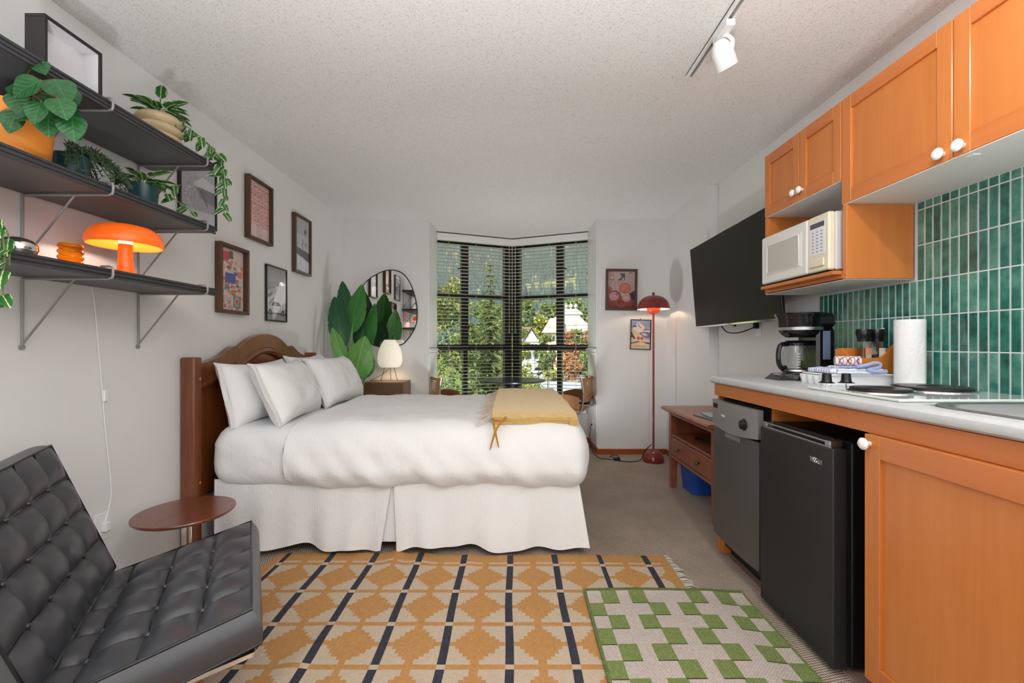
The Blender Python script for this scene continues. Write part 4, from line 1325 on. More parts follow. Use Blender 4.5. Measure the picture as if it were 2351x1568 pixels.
frame('framed_print', 'walnut framed black and white photograph of a ski jumper', (LX, 3.446, 1.716), U, V, N, .279, .472, .018, .034, 'frame_walnut', art_skijump(), .014)
frame('framed_print', 'walnut framed colourful collage poster just past the lowest shelf', (LX, 2.551, 1.328), U, V, N, .279, .418, .020, .040, 'frame_walnut', art_collage(), .028)
frame('framed_print', 'thin black framed photograph of a car with skis on snow', (LX, 3.069, 1.306), U, V, N, .281, .402, .009, .018, 'frame_black', art_car(), .006)
frame('framed_print', 'black framed grey photograph of a snowy hut behind the trailing vine', (LX, 2.264, 1.80), U, V, N, .285, .375, .010, .020, 'frame_black', art_snowhut(), .006)
UB, NB = (1, 0, 0), (0, -1, 0)
def tilt(a): return (math.cos(a), 0, math.sin(a)), (-math.sin(a), 0, math.cos(a))
ua, va = tilt(R(-.8))
frame('framed_print', 'walnut framed print of pink plates on newspaper left of the floor lamp', (.972, BY, 1.492), ua, va, NB, .326, .428, .025, .024, 'frame_walnut', art_plates(), .010)
ua, va = tilt(R(-1.6))
pic = frame('framed_print', 'small black framed ski poster with two red wine glasses', (1.228, BY, 1.086), ua, va, NB, .213, .312, .008, .016, 'frame_black', art_apres(), .005)
MB().cyl((1.338, BY-.001, 1.402), (1.338, BY-.012, 1.402), .005, n=8).build('nail', M['dark_rubber'], pic)
# shadow box standing on the top shelf
sb = thing('shadow_box', 'black shadow box frame with white lining on the topmost shelf', 'picture', (-1.48, 1.45, ST[2]))
y0, y1, z0, z1, xb, xf = 1.353, 1.545, ST[2], ST[2]+.163, -1.513, -1.45
for a in ((xb, xf, y0, y1, z0, z0+.010), (xb, xf, y0, y1, z1-.010, z1), (xb, xf, y0, y0+.010, z0+.010, z1-.010), (xb, xf, y1-.010, y1, z0+.010, z1-.010)):
    MB().box(*a, .001).build('frame_bar', M['frame_black'], sb)
wl = mat('white_box_lining', S(222, 221, 224), .7)
for a in ((xb+.006, xf-.006, y0+.010, y0+.012, z0+.010, z1-.010), (xb+.006, xf-.006, y1-.012, y1-.010, z0+.010, z1-.010), (xb+.006, xf-.006, y0+.012, y1-.012, z0+.010, z0+.012), (xb+.006, xf-.006, y0+.012, y1-.012, z1-.012, z1-.010)):
    MB().box(*a).build('lining', wl, sb)
MB().box(xb, xb+.005, y0+.010, y1-.010, z0+.010, z1-.010).build('backing', wl, sb)
ink_mesh('print', art_shadowbox(), lambda a, c: Vector((xb+.007, y0+.012+(y1-y0-.024)*a, z0+.012+(z1-z0-.024)*c)), M['paper_print'], sb)
MB().box(xf-.004, xf-.003, y0+.010, y1-.010, z0+.010, z1-.010).build('glass', M['picture_glass'], sb)

# ------------------------------------------------------------------ shelf plants
def var_leaf_mat(name, c1, c2, cream, amt):
    m, nt, b = newmat(name)
    v = coords(nt); sx = nt.nodes.new('ShaderNodeSeparateXYZ'); nt.links.new(v, sx.inputs[0])
    ab = math_n(nt, 'ABSOLUTE', sx.outputs[0])
    n = tex_noise(nt, v, 6, 3)
    st = math_n(nt, 'ADD', math_n(nt, 'SINE', math_n(nt, 'ADD', math_n(nt, 'MULTIPLY', ab, 26), math_n(nt, 'MULTIPLY', n, 3))), 0.0)
    k = math_n(nt, 'GREATER_THAN', st, amt)
    base = ramp(nt, n, [(.3, c1), (.7, c2)])
    mx = nt.nodes.new('ShaderNodeMix'); mx.data_type = 'RGBA'
    nt.links.new(k, mx.inputs[0]); nt.links.new(base, mx.inputs[6]); mx.inputs[7].default_value = (*cream, 1)
    nt.links.new(mx.outputs[2], b.inputs['Base Color']); b.inputs['Roughness'].default_value = .35
    bump(nt, b, n, .1, .01); return m
M['phil'] = var_leaf_mat('variegated_philodendron_leaf', S(40, 92, 40), S(62, 116, 52), S(196, 206, 160), .90)
M['round_leaf'] = leaf_mat('round_green_leaf', S(22, 68, 34), S(42, 98, 48), 12)
M['vine_stem'] = mat('vine_stem', S(110, 122, 72), .6)
M['twig'] = mat('brown_twig', S(112, 80, 48), .7)
def small_leaf(wf, fold, droop, tipk, n=8):
    def fn(u, v):
        a = 2*u-1
        k = .5*wf*math.sin(math.pi*v**tipk)**.8 if 0 < v < 1 else 0.0
        return (a*k, v, fold*abs(a)*k - droop*v*v)
    return MB().sheet(fn, 4, n, .012)
def tmpl(b, m):
    o = b.build('leaf', m, None, origin=(0, 0, 0)); d = o.data; bpy.data.objects.remove(o); return d
LEAF_P = tmpl(small_leaf(.55, .35, .25, .72), M['phil'])
LEAF_R = tmpl(small_leaf(.92, .18, .18, .80, 10), M['round_leaf'])
def place_leaf(t, me, base, d, L, face=(1, -1, .3), wid=1.0):
    base = Vector(base); d = Vector(d).normalized(); f = Vector(face)
    z = f - d*f.dot(d)
    z = z.normalized() if z.length > 1e-4 else d.orthogonal().normalized()
    x = d.cross(z)
    m = Matrix((x, d, z)).transposed().to_4x4()
    put('leaf', me, t, Matrix.Translation(base - ORG[t.name]) @ m @ Matrix.Diagonal((L*wid, L, L, 1)))

# big leaf plant in the orange pot
px_, py_, pz_ = -1.53, 1.335, ST[1]
pl = thing('potted_plant', 'bushy plant with round leaves in an orange pot on the middle shelf', 'plant', (px_, py_, pz_))
MB().lathe([(0, 0), (.080, 0), (.083, .004), (.094, .150), (.094, .153), (.089, .153), (.086, .12), (0, .12)], (px_, py_, pz_), 36).build('pot', mat('orange_matte_pot', S(226, 138, 46), .5), pl)
MB().lathe([(0, .122), (.086, .122)], (px_, py_, pz_), 24).build('soil', mat('soil', S(52, 40, 32), .9), pl)
#      tip px, py, depth, length, direction in picture (dx, dy up)
lv = [((152, 228), 1.28, .088, (.75, -1)), ((92, 250), 1.25, .092, (1, .15)), ((150, 268), 1.24, .075, (.6, -1)), ((105, 308), 1.25, .085, (.15, -1)), ((42, 200), 1.32, .070, (.9, .3)), ((166, 318), 1.26, .080, (.25, -1)), ((100, 165), 1.30, .055, (.5, -.6)), ((163, 245), 1.34, .075, (.5, -1)), ((112, 240), 1.36, .070, (.3, -1)), ((76, 222), 1.40, .060, (.3, .9)), ((30, 268), 1.24, .070, (-.5, -1)), ((58, 188), 1.40, .070, (.9, .1)), ((178, 318), 1.30, .055, (.4, -1)), ((20, 215), 1.20, .085, (-.6, -.5)), ((135, 200), 1.38, .070, (.9, -.2)), ((128, 285), 1.30, .075, (.6, -1)), ((6, 190), 1.25, .080, (-.9, .2)), ((70, 280), 1.22, .070, (-.2, -1)), ((60, 250), 1.36, .080, (.6, -.7)), ((140, 262), 1.40, .075, (.8, -.6)), ((118, 215), 1.42, .07, (.2, 1)), ((30, 240), 1.34, .08, (-.7, -.6)), ((12, 300), 1.25, .07, (-.3, -1)), ((150, 300), 1.36, .07, (.5, -1)), ((90, 205), 1.34, .075, (-.4, .9)), ((172, 285), 1.33, .07, (.8, -1)), ((48, 262), 1.24, .075, (.3, -1))]
rg = random.Random(8)
for (a, b_), Y, L, (dx, dy) in lv:
    tip = P(a, b_, Y); d = Vector((dx, -.25, dy)).normalized(); base = tip - d*L
    place_leaf(pl, LEAF_R, base, d, L, (rg.uniform(.1, .7), -1, rg.uniform(.4, 1.0)))
    root = Vector((px_+rg.uniform(-.03, .03), py_+rg.uniform(-.03, .03), pz_+.12))
    mid = (root+base)/2 + Vector((0, 0, .045))
    MB().tube(spline([root, mid, base], 4), .0026, 6).build('stem', M['twig'], pl)

def rosette(t, c, n, r0, L0, seed, me=None, up=.6):
    me = me or LEAF_P; rg = random.Random(seed)
    for k in range(n):
        a = 6.283*k/n*2.6 + rg.random(); e = rg.uniform(.1, 1.0)*up
        d = Vector((math.cos(a), math.sin(a), e)).normalized()
        s = Vector(c) + d*r0*rg.uniform(.3, 1.0) + Vector((0, 0, rg.uniform(0, .03)))
        L = L0*rg.uniform(.7, 1.15)
        MB().tube(spline([Vector(c)+Vector((0, 0, -.01)), (Vector(c)+s)/2+Vector((0, 0, .012)), s], 3), .0016, 5).build('stem', M['vine_stem'], t)
        place_leaf(t, me, s, d + Vector((0, 0, -.25)), L, (d.x*-.2, d.y*-.2, 1))
def vine(t, path, n, L0, seed, me=None):
    me = me or LEAF_P; rg = random.Random(seed)
    pts = spline(path, 8)
    MB().tube(pts, .0022, 6).build('vine', M['vine_stem'], t)
    for k in range(n):
        q = pts[int((k+.5)/n*(len(pts)-1))]
        s = 1 if k % 2 else -1
        d = Vector((.55*s*rg.uniform(.3, 1), -.35+.5*s*rg.uniform(-.3, .6), -rg.uniform(.2, .9)))
        place_leaf(t, me, q, d, L0*rg.uniform(.7, 1.2), (.6, -1, rg.uniform(.3, 1.0)))
# beige stacked-ring pot with trailing philodendron, top shelf
cx, cy, cz = -1.535, 1.90, ST[2]
pl = thing('potted_plant', 'trailing variegated philodendron in a beige ringed pot on the topmost shelf', 'plant', (cx, cy, cz))
pr = [(0, 0)]
for k in range(3):
    for q in range(7):
        f = q/6; pr.append((.066+.016*math.sin(math.pi*f)+(.002*k), .004+.040*k+.040*f))
pr += [(.058, .124), (.056, .10), (0, .10)]
MB().lathe(pr, (cx, cy, cz), 30).build('pot', mat('beige_stoneware', S(192, 172, 138), .55, var=(.1, 20, (1, 1, 1))), pl)
MB().lathe([(0, .104), (.058, .104)], (cx, cy, cz), 20).build('soil', M['bark'], pl)
rosette(pl, (cx, cy, cz+.115), 34, .065, .078, 3, up=1.1)
vine(pl, [(cx+.03, cy+.01, cz+.13), (cx+.07, cy+.06, cz+.115), (-1.425, 2.05, cz+.075), (-1.40, 2.10, cz+.02), (-1.395, 2.115, cz-.06), (-1.40, 2.12, cz-.15), (-1.395, 2.115, cz-.235)], 26, .062, 5)
vine(pl, [(cx+.02, cy+.02, cz+.12), (cx+.05, cy+.10, cz+.11), (-1.44, 2.07, cz+.08), (-1.41, 2.125, cz+.01), (-1.405, 2.14, cz-.07)], 14, .062, 6)
# small plant in a teal pot, middle shelf
cx, cy, cz = -1.52, 1.80, ST[1]
M['teal_pot'] = mat('dark_teal_glazed_pot', S(36, 74, 78), .3)
POT = [(0, 0), (.042, 0), (.045, .004), (.052, .082), (.052, .085), (.047, .085), (.046, .065), (0, .065)]
pl = thing('potted_plant', 'variegated plant in a teal pot on the middle shelf by the snowy photograph', 'plant', (cx, cy, cz))
MB().lathe(POT, (cx, cy, cz), 28).build('pot', M['teal_pot'], pl)
rosette(pl, (cx, cy, cz+.075), 26, .07, .070, 9, up=1.0)
vine(pl, [(cx, cy, cz+.08), (cx+.03, cy+.06, cz+.085), (cx+.07, cy+.11, cz+.05), (cx+.10, cy+.155, cz+.018)], 8, .050, 10)
vine(pl, [(cx, cy, cz+.08), (cx+.02, cy+.10, cz+.12), (cx+.03, cy+.16, cz+.15)], 5, .050, 11)
# fine needled plant in a teal pot, middle shelf
cx, cy, cz = -1.53, 1.515, ST[1]
pl = thing('potted_plant', 'fine needled succulent trailing from a dark teal pot beside the orange pot', 'plant', (cx, cy, cz))
MB().lathe(POT, (cx, cy, cz), 28).build('pot', M['teal_pot'], pl)
b = MB(); rg = random.Random(12)
for k in range(44):
    a = rg.uniform(-1.2, 2.6); L = rg.uniform(.06, .16)
    pts = []
    for q in range(7):
        f = q/6; h = math.sin(f*2.4)*.045*rg.uniform(.8, 1.2)
        pts.append(Vector((cx+.02*math.cos(a)+.55*L*f*math.cos(a)+.02*f, cy+.02*math.sin(a)+L*f*math.sin(a)+.05*f, max(cz+.012, cz+.085+h-.085*f*f*(L/.12)))))
    b.tube(pts, .0014, 4)
    for q in range(1, 7):
        for s in range(4):
            d = Vector((rg.gauss(0, 1), rg.gauss(0, 1), rg.gauss(.3, 1))).normalized()
            p = pts[q] + (pts[q-1]-pts[q])*rg.random()
            b.tube([p, p+d*.007, p+d*.015+Vector((0, 0, .002))], [.0018, .0016, .0004], 4)
b.build('foliage', mat('dark_green_needles', S(58, 78, 52), .5), pl, kind='stuff')
# trailing plant whose pot stands beyond the left edge of the picture
cx, cy, cz = -1.54, 1.13, ST[0]
pl = thing('potted_plant', 'trailing green plant at the left end of the lowest shelf', 'plant', (cx, cy, cz))
MB().lathe([(0, 0), (.055, 0), (.065, .10), (.060, .10), (.055, .08), (0, .08)], (cx, cy, cz), 24).build('pot', mat('white_glazed_pot', S(222, 220, 214), .3), pl)
rosette(pl, (cx, cy, cz+.09), 14, .06, .075, 14)
vine(pl, [(cx, cy, cz+.10), (cx+.06, cy+.03, cz+.13), (-1.415, 1.185, cz+.08), (-1.392, 1.195, cz), (-1.395, 1.195, cz-.09), (-1.39, 1.19, cz-.17)], 15, .062, 15)
vine(pl, [(cx, cy, cz+.10), (cx+.08, cy+.05, cz+.10), (-1.41, 1.215, cz+.05), (-1.40, 1.215, cz-.05)], 7, .065, 16)

# ------------------------------------------------------------------ things on the lowest shelf
z = ST[0]
MB().lathe([(0, 0), (.030, .0005), (.042, .010), (.049, .028), (.047, .044), (.036, .058), (.018, .0655), (0, .067)], (-1.55, 1.365, z), 36).build('chrome_ball', M['chrome'], label='polished chrome ball ornament at the left end of the lowest shelf', cat='ornament', smooth=80)
pr = [(0, .004)]
ou = []
for k in range(4):
    for q in range(7):
        f = q/7; ou.append((.0285+.0062*math.sin(math.pi*f), .001+.0195*(k+f)))
ou.append((.0285, .079)); ins = [(r_-.0022, max(.004, h)) for r_, h in ou[::-1]]
MB().lathe([(0, 0), (.027, 0)] + ou + ins + [(0, .004)], (-1.53, 1.512, z), 36).build('amber_tumbler', mat('amber_glass', S(255, 190, 60), .04, trans=.9, ior=1.3), label='ribbed amber glass tumbler on the lowest shelf', cat='glass', smooth=80)
# mushroom lamp
lx, ly = -1.53, 1.727
ml = thing('mushroom_lamp', 'glowing orange mushroom lamp on the lowest shelf', 'lamp', (lx, ly, z))
def glow_plastic(name, col, e, ecol):
    m, nt, b = newmat(name)
    b.inputs['Base Color'].default_value = (*col, 1); b.inputs['Roughness'].default_value = .25
    b.inputs['Emission Color'].default_value = (*ecol, 1); b.inputs['Emission Strength'].default_value = e
    return m
M['lamp_orange'] = glow_plastic('lit_orange_plastic', S(246, 108, 30), .30, S(255, 96, 20))
cap_o = [(.020, .198), (.05, .199), (.085, .190), (.110, .170), (.121, .142), (.121, .124), (.117, .118)]
cap_i = [(.112, .124), (.112, .142), (.100, .166), (.08, .180), (.05, .188), (.020, .188)]
MB().lathe([(0, .198)] + cap_o + cap_i + [(0, .188)], (lx, ly, z), 40).build('lamp_cap', M['lamp_orange'], ml, smooth=60)
MB().lathe([(0, 0), (.036, 0), (.036, .006), (.030, .020), (.025, .045), (.023, .08), (.0225, .12), (.023, .126), (0, .126)], (lx, ly, z), 32).build('lamp_stem', M['lamp_orange'], ml, smooth=60)
MB().lathe([(0, .127), (.021, .127), (.021, .146), (0, .146)], (lx, ly, z), 20).build('bulb', emit('mushroom_bulb', (1, .90, .74), 170), ml)
co = MB().tube(spline([(lx-.03, ly+.02, z+.004), (LX+.05, ly+.05, z+.004), (LX+.004, 1.80, z-.01), (LX+.004, 1.815, 1.30), (LX+.004, 1.838, 1.05), (LX+.005, 1.85, .90), (LX+.004, 1.865, .75), (LX+.005, 1.885, .56), (LX+.006, 1.885, .47), (LX+.012, 1.85, .375)], 8), .0028, 6)
co.build('power_cord', M['white_plastic'], ml)
MB().box(LX+.002, LX+.016, 1.845, 1.866, .895, .945, .004).build('cord_switch', M['white_plastic'], ml)
MB().box(LX+.006, LX+.030, 1.837, 1.863, .345, .385, .004).build('plug', M['white_plastic'], ml)
def outlet(c, n, label):
    """wall socket plate; n points into the room"""
    c, n = Vector(c), Vector(n); u = Vector((-n.y, n.x, 0))
    t = thing('wall_outlet', label, 'outlet', c)
    MB().obox(c - u*.036 - Vector((0, 0, .058)), u*.072, Vector((0, 0, .116)), n*.005, .002).build('cover_plate', M['white_plastic'], t)
    for dz_ in (-.02, .02):
        MB().obox(c - u*.013 + Vector((0, 0, dz_-.013)) + n*.005, u*.026, Vector((0, 0, .026)), n*.002, .001).build('socket', M['trim_white'], t)
outlet((LX, 1.85, .365), (1, 0, 0), 'white wall outlet behind the black chair')

# ------------------------------------------------------------------ black leather lounge chair
def leather_mat():
    m, nt, b = newmat('black_pebbled_leather')
    vo = nt.nodes.new('ShaderNodeTexVoronoi'); vo.inputs['Scale'].default_value = 260
    nt.links.new(coords(nt), vo.inputs['Vector'])
    n = tex_noise(nt, coords(nt), 9, 3)
    b.inputs['Base Color'].default_value = (*S(54, 55, 60), 1)
    nt.links.new(ramp(nt, n, [(.3, (.34,)*3), (.7, (.42,)*3)]), b.inputs['Roughness'])
    b.inputs['Specular IOR Level'].default_value = .9
    bump(nt, b, vo.outputs['Distance'], .10, .0012); return m
M['leather'] = leather_mat()
M['piping'] = mat('black_leather_piping', S(22, 23, 27), .2)
CH = thing('lounge_chair', 'black tufted leather lounge chair on a chrome frame by the shelf wall', 'chair', (-1.122, 1.341, .009), R(30.8), local=True)
def cushion(Lc, Wc, T, nl, nw, X):
    """X(a, b, h): length 0..Lc, width 0..Wc, height above the underside -> chair space"""
    k = 9; nu, nv = nl*k, nw*k
    def hgt(u, v):
        sa, sb = abs(math.sin(math.pi*u*nl)), abs(math.sin(math.pi*v*nw))
        e = min(u*nl, (1-u)*nl, v*nw, (1-v)*nw, 1.0)
        h = T*.80 + .026*(sa*sb)**.42 + .012*(sa+sb)*.5
        edge = T*.80 + .014 + .012*(sa*sb)**.42
        w = min(1, e*1.6)
        return h*w + edge*(1-w)
    top = MB().grid(lambda u, v: X(u*Lc, v*Wc, hgt(u, v)), nu, nv)
    # sides and underside
    per = [(i/nu, 0) for i in range(nu)] + [(1, j/nv) for j in range(nv)] + [(1-i/nu, 1) for i in range(nu)] + [(0, 1-j/nv) for j in range(nv)]
    m = len(per); rows = 6; vs = []
    cxx, cyy = .5, .5
    for r_ in range(rows+1):
        f = r_/rows
        for u, v in per:
            bul = .014*math.sin(math.pi*f)
            uu = u + (bul/Lc if u > .999 else (-bul/Lc if u < .001 else 0)); vv = v + (bul/Wc if v > .999 else (-bul/Wc if v < .001 else 0))
            vs.append(X(uu*Lc, vv*Wc, hgt(u, v)*(1-f)))
    fs = []
    for r_ in range(rows):
        for i in range(m):
            j = (i+1) % m; fs.append((r_*m+i, (r_+1)*m+i, (r_+1)*m+j, r_*m+j))
    fs.append(tuple(rows*m+i for i in range(m)))
    top.add(vs, fs)
    return top, hgt, per
def make_cushion(name, Lc, Wc, T, X):
    nl, nw = 4, 5
    b, hgt, per = cushion(Lc, Wc, T, nl, nw, X)
    o = b.build(name, M['leather'], CH, smooth=60)
    pm = M['piping']
    for i in range(1, nl):
        MB().tube([X(i/nl*Lc, j/60*Wc, hgt(i/nl, j/60)+.0005) for j in range(61)], .0032, 6).build('piping', pm, o)
    for j in range(1, nw):
        MB().tube([X(i/60*Lc, j/nw*Wc, hgt(i/60, j/nw)+.0005) for i in range(61)], .0032, 6).build('piping', pm, o)
    MB().tube([X(u*Lc, v*Wc, hgt(u, v)) for u, v in per], .0042, 6, True).build('edge_piping', pm, o)
    MB().tube([X(u*Lc, v*Wc, .003) for u, v in per], .0042, 6, True).build('edge_piping', pm, o)
    bm = None
    for i in range(1, nl):
        for j in range(1, nw):
            p = X(i/nl*Lc, j/nw*Wc, hgt(i/nl, j/nw)+.003)
            if bm is None:
                bo = MB().sphere((0, 0, 0), .0085, 10, 6, (1, 1, .8)).build('button', M['leather'], None, origin=(0, 0, 0), smooth=80); bo.parent = o; bm = bo.data
            else: bo = put('button', bm, o)
            bo.location = p
SL, SW, T = .50, .687, .115
s0 = Vector((.30, SW/2, .42-T)); sd = Vector((-.97, 0, -.22)).normalized(); sn = Vector((-.22, 0, .97)).normalized()
make_cushion('seat_cushion', SL, SW, T, lambda a, b_, h: s0 + sd*a + Vector((0, -b_, 0)) + sn*h)
th = R(20); bd = Vector((-math.sin(th), 0, math.cos(th))); bn = Vector((math.cos(th), 0, math.sin(th)))
b0 = Vector((-.135, SW/2, .335)) - bn*T
make_cushion('back_cushion', .485, SW, T, lambda a, b_, h: b0 + bd*a + Vector((0, -b_, 0)) + bn*h)
def flat_bar(pts, y, name):
    q = spline([Vector((x, 0, z_)) for x, z_ in pts], 6); n = len(q)-1
    def fn(u, v):
        p = q[min(n, int(round(u*n)))]
        return (p.x, y-.018+.036*v, p.z)
    MB().sheet(fn, n, 2, .012).build(name, M['chrome'], CH)
for y in (-.30, .30):
    flat_bar([(-.44, .80), (-.345, .55), (-.235, .34), (-.06, .17), (.20, .007)], y, 'curved_leg_bar')
    flat_bar([(.285, .268), (.12, .245), (-.05, .215), (-.22, .13), (-.42, .007)], y, 'seat_support_bar')
for x, z_ in ((.280, .262), (-.42, .76), (-.20, .285)):
    MB().box(x-.006, x+.006, -.282, .282, z_-.018, z_+.016).build('cross_bar', M['chrome'], CH)
for k in range(6):
    y = -.24+.096*k
    MB().sheet(lambda u, v: (+.275-.43*u, y-.018+.036*v, .292-.105*u-.02*math.sin(math.pi*u)), 8, 1, .004).build('strap', M['piping'], CH)

# ------------------------------------------------------------------ round side table
tx, ty, tz = -1.44, 1.925, .405
stb = thing('side_table', 'small round side table with reddish wooden top and chrome stem', 'table', (tx, ty, 0))
MB().lathe([(0, -.016), (.180, -.016), (.188, -.010), (.190, -.004), (.188, 0), (0, 0)], (tx, ty, tz), 64).build('table_top', wood('dark_rosewood', S(92, 44, 24), S(134, 72, 42), .28, (1, .1, 1), 30, .4), stb, smooth=30)
for a in (-.016, .0, .016): MB().cyl((tx+a, ty+.4*abs(a), .02), (tx+a, ty+.4*abs(a), tz-.016), .006, n=10).build('stem_rod', M['chrome'], stb)
MB().lathe([(0, 0), (.13, 0), (.13, .006), (.03, .014), (.02, .03), (0, .03)], (tx, ty, 0), 36).build('base', M['chrome'], stb)
MB().lathe([(.0, -.02), (.05, -.02), (.05, -.016), (0, -.016)], (tx, ty, tz-.001), 20).build('top_bracket', M['chrome'], stb)
# ------------------------------------------------------------------ kitchen: upper cabinets
ow, owh = M['orange_wood'], M['orange_wood_h']
M['melamine'] = mat('white_melamine', S(224, 224, 220), .5)
M['knob_white'] = mat('white_ceramic_knob', S(240, 240, 240), .15)
def knob(p, parent, d=(-1, 0, 0), r=.017, m='knob_white'):
    prof = [(0, .030), (r*.6, .029), (r, .022), (r*.96, .017), (r*.5, .012), (r*.42, 0), (0, 0)]
    return MB().lathe(prof[::-1], p, 18, d).build('knob', M[m], parent, smooth=60)
def shaker_door(t, xf, y0, y1, z0, z1, st=.05, rails=(.055, .055), th=.02, name='door'):
    """door facing -X with front plane xf, frame of stiles and rails around a recessed panel"""
    d = MB().box(xf+.009, xf+.016, y0+st*.9, y1-st*.9, z0+rails[0]*.9, z1-rails[1]*.9).build(name, ow, t)
    for a, b_ in ((y0, y0+st), (y1-st, y1)): MB().box(xf, xf+th, a, b_, z0, z1, .0015).build('stile', ow, d)
    MB().box(xf, xf+th, y0+st, y1-st, z0, z0+rails[0], .0015).build('rail', owh, d)
    MB().box(xf, xf+th, y0+st, y1-st, z1-rails[1], z1, .0015).build('rail', owh, d)
    return d
UX = 1.39
ua = thing('upper_cabinet', 'shorter orange wall cabinet over the microwave', 'cabinet', (1.54, 2.11, 1.83))
MB().box(UX+.021, KX-.002, 1.838, 2.388, 1.834, 2.165).build('cabinet_box', ow, ua)
MB().box(UX+.003, KX-.002, 1.842, 2.384, 1.829, 1.834).build('underside', M['melamine'], ua)
d1 = shaker_door(ua, UX, 2.106, 2.390, 1.832, 2.165, .045); d2 = shaker_door(ua, UX, 1.838, 2.102, 1.832, 2.165, .045)
knob((UX, 2.128, 1.878), d1); knob((UX, 2.080, 1.878), d2)
ub = thing('upper_cabinet', 'taller orange wall cabinet above the cooktop and sink', 'cabinet', (1.54, 1.37, 1.72))
MB().box(UX+.021, KX-.002, .92, 1.832, 1.728, 2.165).build('cabinet_box', ow, ub)
MB().box(UX+.003, KX-.002, .92, 1.828, 1.723, 1.728).build('underside', M['melamine'], ub)
d1 = shaker_door(ub, UX, 1.374, 1.834, 1.726, 2.165, .05); d2 = shaker_door(ub, UX, .918, 1.370, 1.726, 2.165, .05)
knob((UX, 1.402, 1.752), d1, r=.019); knob((UX, 1.340, 1.752), d2, r=.019)
MB().box(UX+.02, UX+.045, 1.33, 1.35, 1.719, 1.723, .001).build('catch', M['white_plastic'], ub)
# microwave niche
nb = thing('microwave_niche', 'open orange wooden box holding the microwave', 'shelf', (1.53, 2.10, 1.41))
MB().box(UX, KX-.012, 1.806, 1.828, 1.412, 1.722, .001).build('side_panel', ow, nb)
MB().box(UX+.002, KX-.002, 2.368, 2.390, 1.412, 1.828, .001).build('side_panel', ow, nb)
MB().box(UX, KX-.012, 1.828, 2.368, 1.416, 1.434, .001).build('bottom_board', owh, nb)
MB().box(UX+.004, KX-.012, 1.815, 2.386, 1.409, 1.412).build('underside', M['melamine'], nb)
MB().box(UX-.038, KX-.03, 1.832, 2.362, 1.434, 1.450, .001).build('shelf_board', owh, nb)
# microwave
M['mw_white'] = mat('white_microwave_plastic', S(230, 228, 224), .35)
M['mw_cream'] = mat('yellowed_cream_plastic', S(226, 219, 194), .4)
M['mw_case'] = mat('pale_grey_microwave_case', S(206, 206, 212), .4)
M['mw_window'] = mat('pale_microwave_window', S(196, 194, 188), .12)
mw = thing('microwave', 'white microwave oven with cream control panel', 'microwave', (1.50, 2.10, 1.45))
mx, y0, y1, z0, z1 = 1.35, 1.852, 2.352, 1.458, 1.708
MB().box(mx+.03, 1.66, y0, y1, z0, z1, .004).build('case', M['mw_case'], mw)
dr = MB().box(mx, mx+.03, y0+.135, y1, z0, z1, .008).build('door', M['mw_white'], mw)
MB().box(mx-.002, mx+.001, y0+.175, y1-.045, z0+.045, z1-.045, .001).build('window_surround', M['mw_white'], dr)
fr = MB().tube([(mx-.002, y0+.19, z0+.055), (mx-.002, y1-.06, z0+.055), (mx-.002, y1-.06, z1-.055), (mx-.002, y0+.19, z1-.055)], .004, 6, True).build('window_rim', M['mw_white'], dr)
MB().box(mx-.004, mx-.001, y0+.195, y1-.065, z0+.06, z1-.06, .0005).build('window_glass', M['mw_window'], dr)
cp = MB().box(mx, mx+.03, y0, y0+.133, z0, z1, .006).build('control_panel', M['mw_cream'], mw)
MB().box(mx-.001, mx+.002, y0+.022, y0+.118, z0+.075, z1-.025, .0005).build('keypad', mat('keypad_white', S(228, 228, 232), .4), cp)
MB().box(mx-.002, mx+.001, y0+.026, y0+.114, z1-.055, z1-.033, .0005).build('display', mat('grey_display', S(84, 84, 92), .15), cp)
km = mat('key_mark', S(120, 122, 130), .5)
for r_ in range(7):
    for c in range(3):
        yy = y0+.038+c*.027; zz = z0+.088+r_*.0145
        MB().box(mx-.0016, mx-.0008, yy, yy+.010, zz, zz+.004).build('key', km, cp)
MB().box(mx-.006, mx+.001, y0+.024, y0+.116, z0+.022, z0+.058, .004).build('open_button', M['mw_cream'], cp)
for yy in (y0+.06, y1-.06):
    for xx in (mx+.05, 1.62): MB().cyl((xx, yy, 1.450), (xx, yy, z0), .012, n=10).build('foot', M['dark_rubber'], mw)
MB().box(mx+.004, mx+.03, y0+.01, y1-.01, z0-.004, z0+.001).build('bottom_trim', M['dark_rubber'], mw)

# ------------------------------------------------------------------ counter run
M['laminate'] = mat('grey_speckled_laminate', S(196, 198, 200), .35, var=(.05, 30, (1, 1, 1)))
CT = .967
ct = thing('countertop', 'grey laminate countertop with rounded front edge', 'countertop', (1.39, 1.6, .925))
prof = [(KX-.001, CT), (1.125, CT), (1.112, CT-.003), (1.103, CT-.010), (1.100, CT-.021), (1.103, CT-.032), (1.112, CT-.039), (1.125, CT-.042), (KX-.001, CT-.042)]
SKX0, SKX1, SKY0, SKY1 = 1.165, 1.57, .62, 1.255
def seg(y0, y1, x0=None, x1=None):
    b = MB()
    if x0 is None: b.prism([(x, y0, z) for x, z in prof], (0, y1-y0, 0))
    return b
seg(SKY1, 2.42).build('worktop', M['laminate'], ct)
pf = [p for p in prof if p[0] < KX-.01]
MB().prism([(SKX0+.012, SKY0-.1, CT)] + [(x, SKY0-.1, z) for x, z in pf] + [(SKX0+.012, SKY0-.1, CT-.042)], (0, SKY1-SKY0+.1, 0)).build('worktop', M['laminate'], ct)
MB().box(SKX1-.012, KX-.001, SKY0-.1, SKY1, CT-.042, CT).build('worktop', M['laminate'], ct)
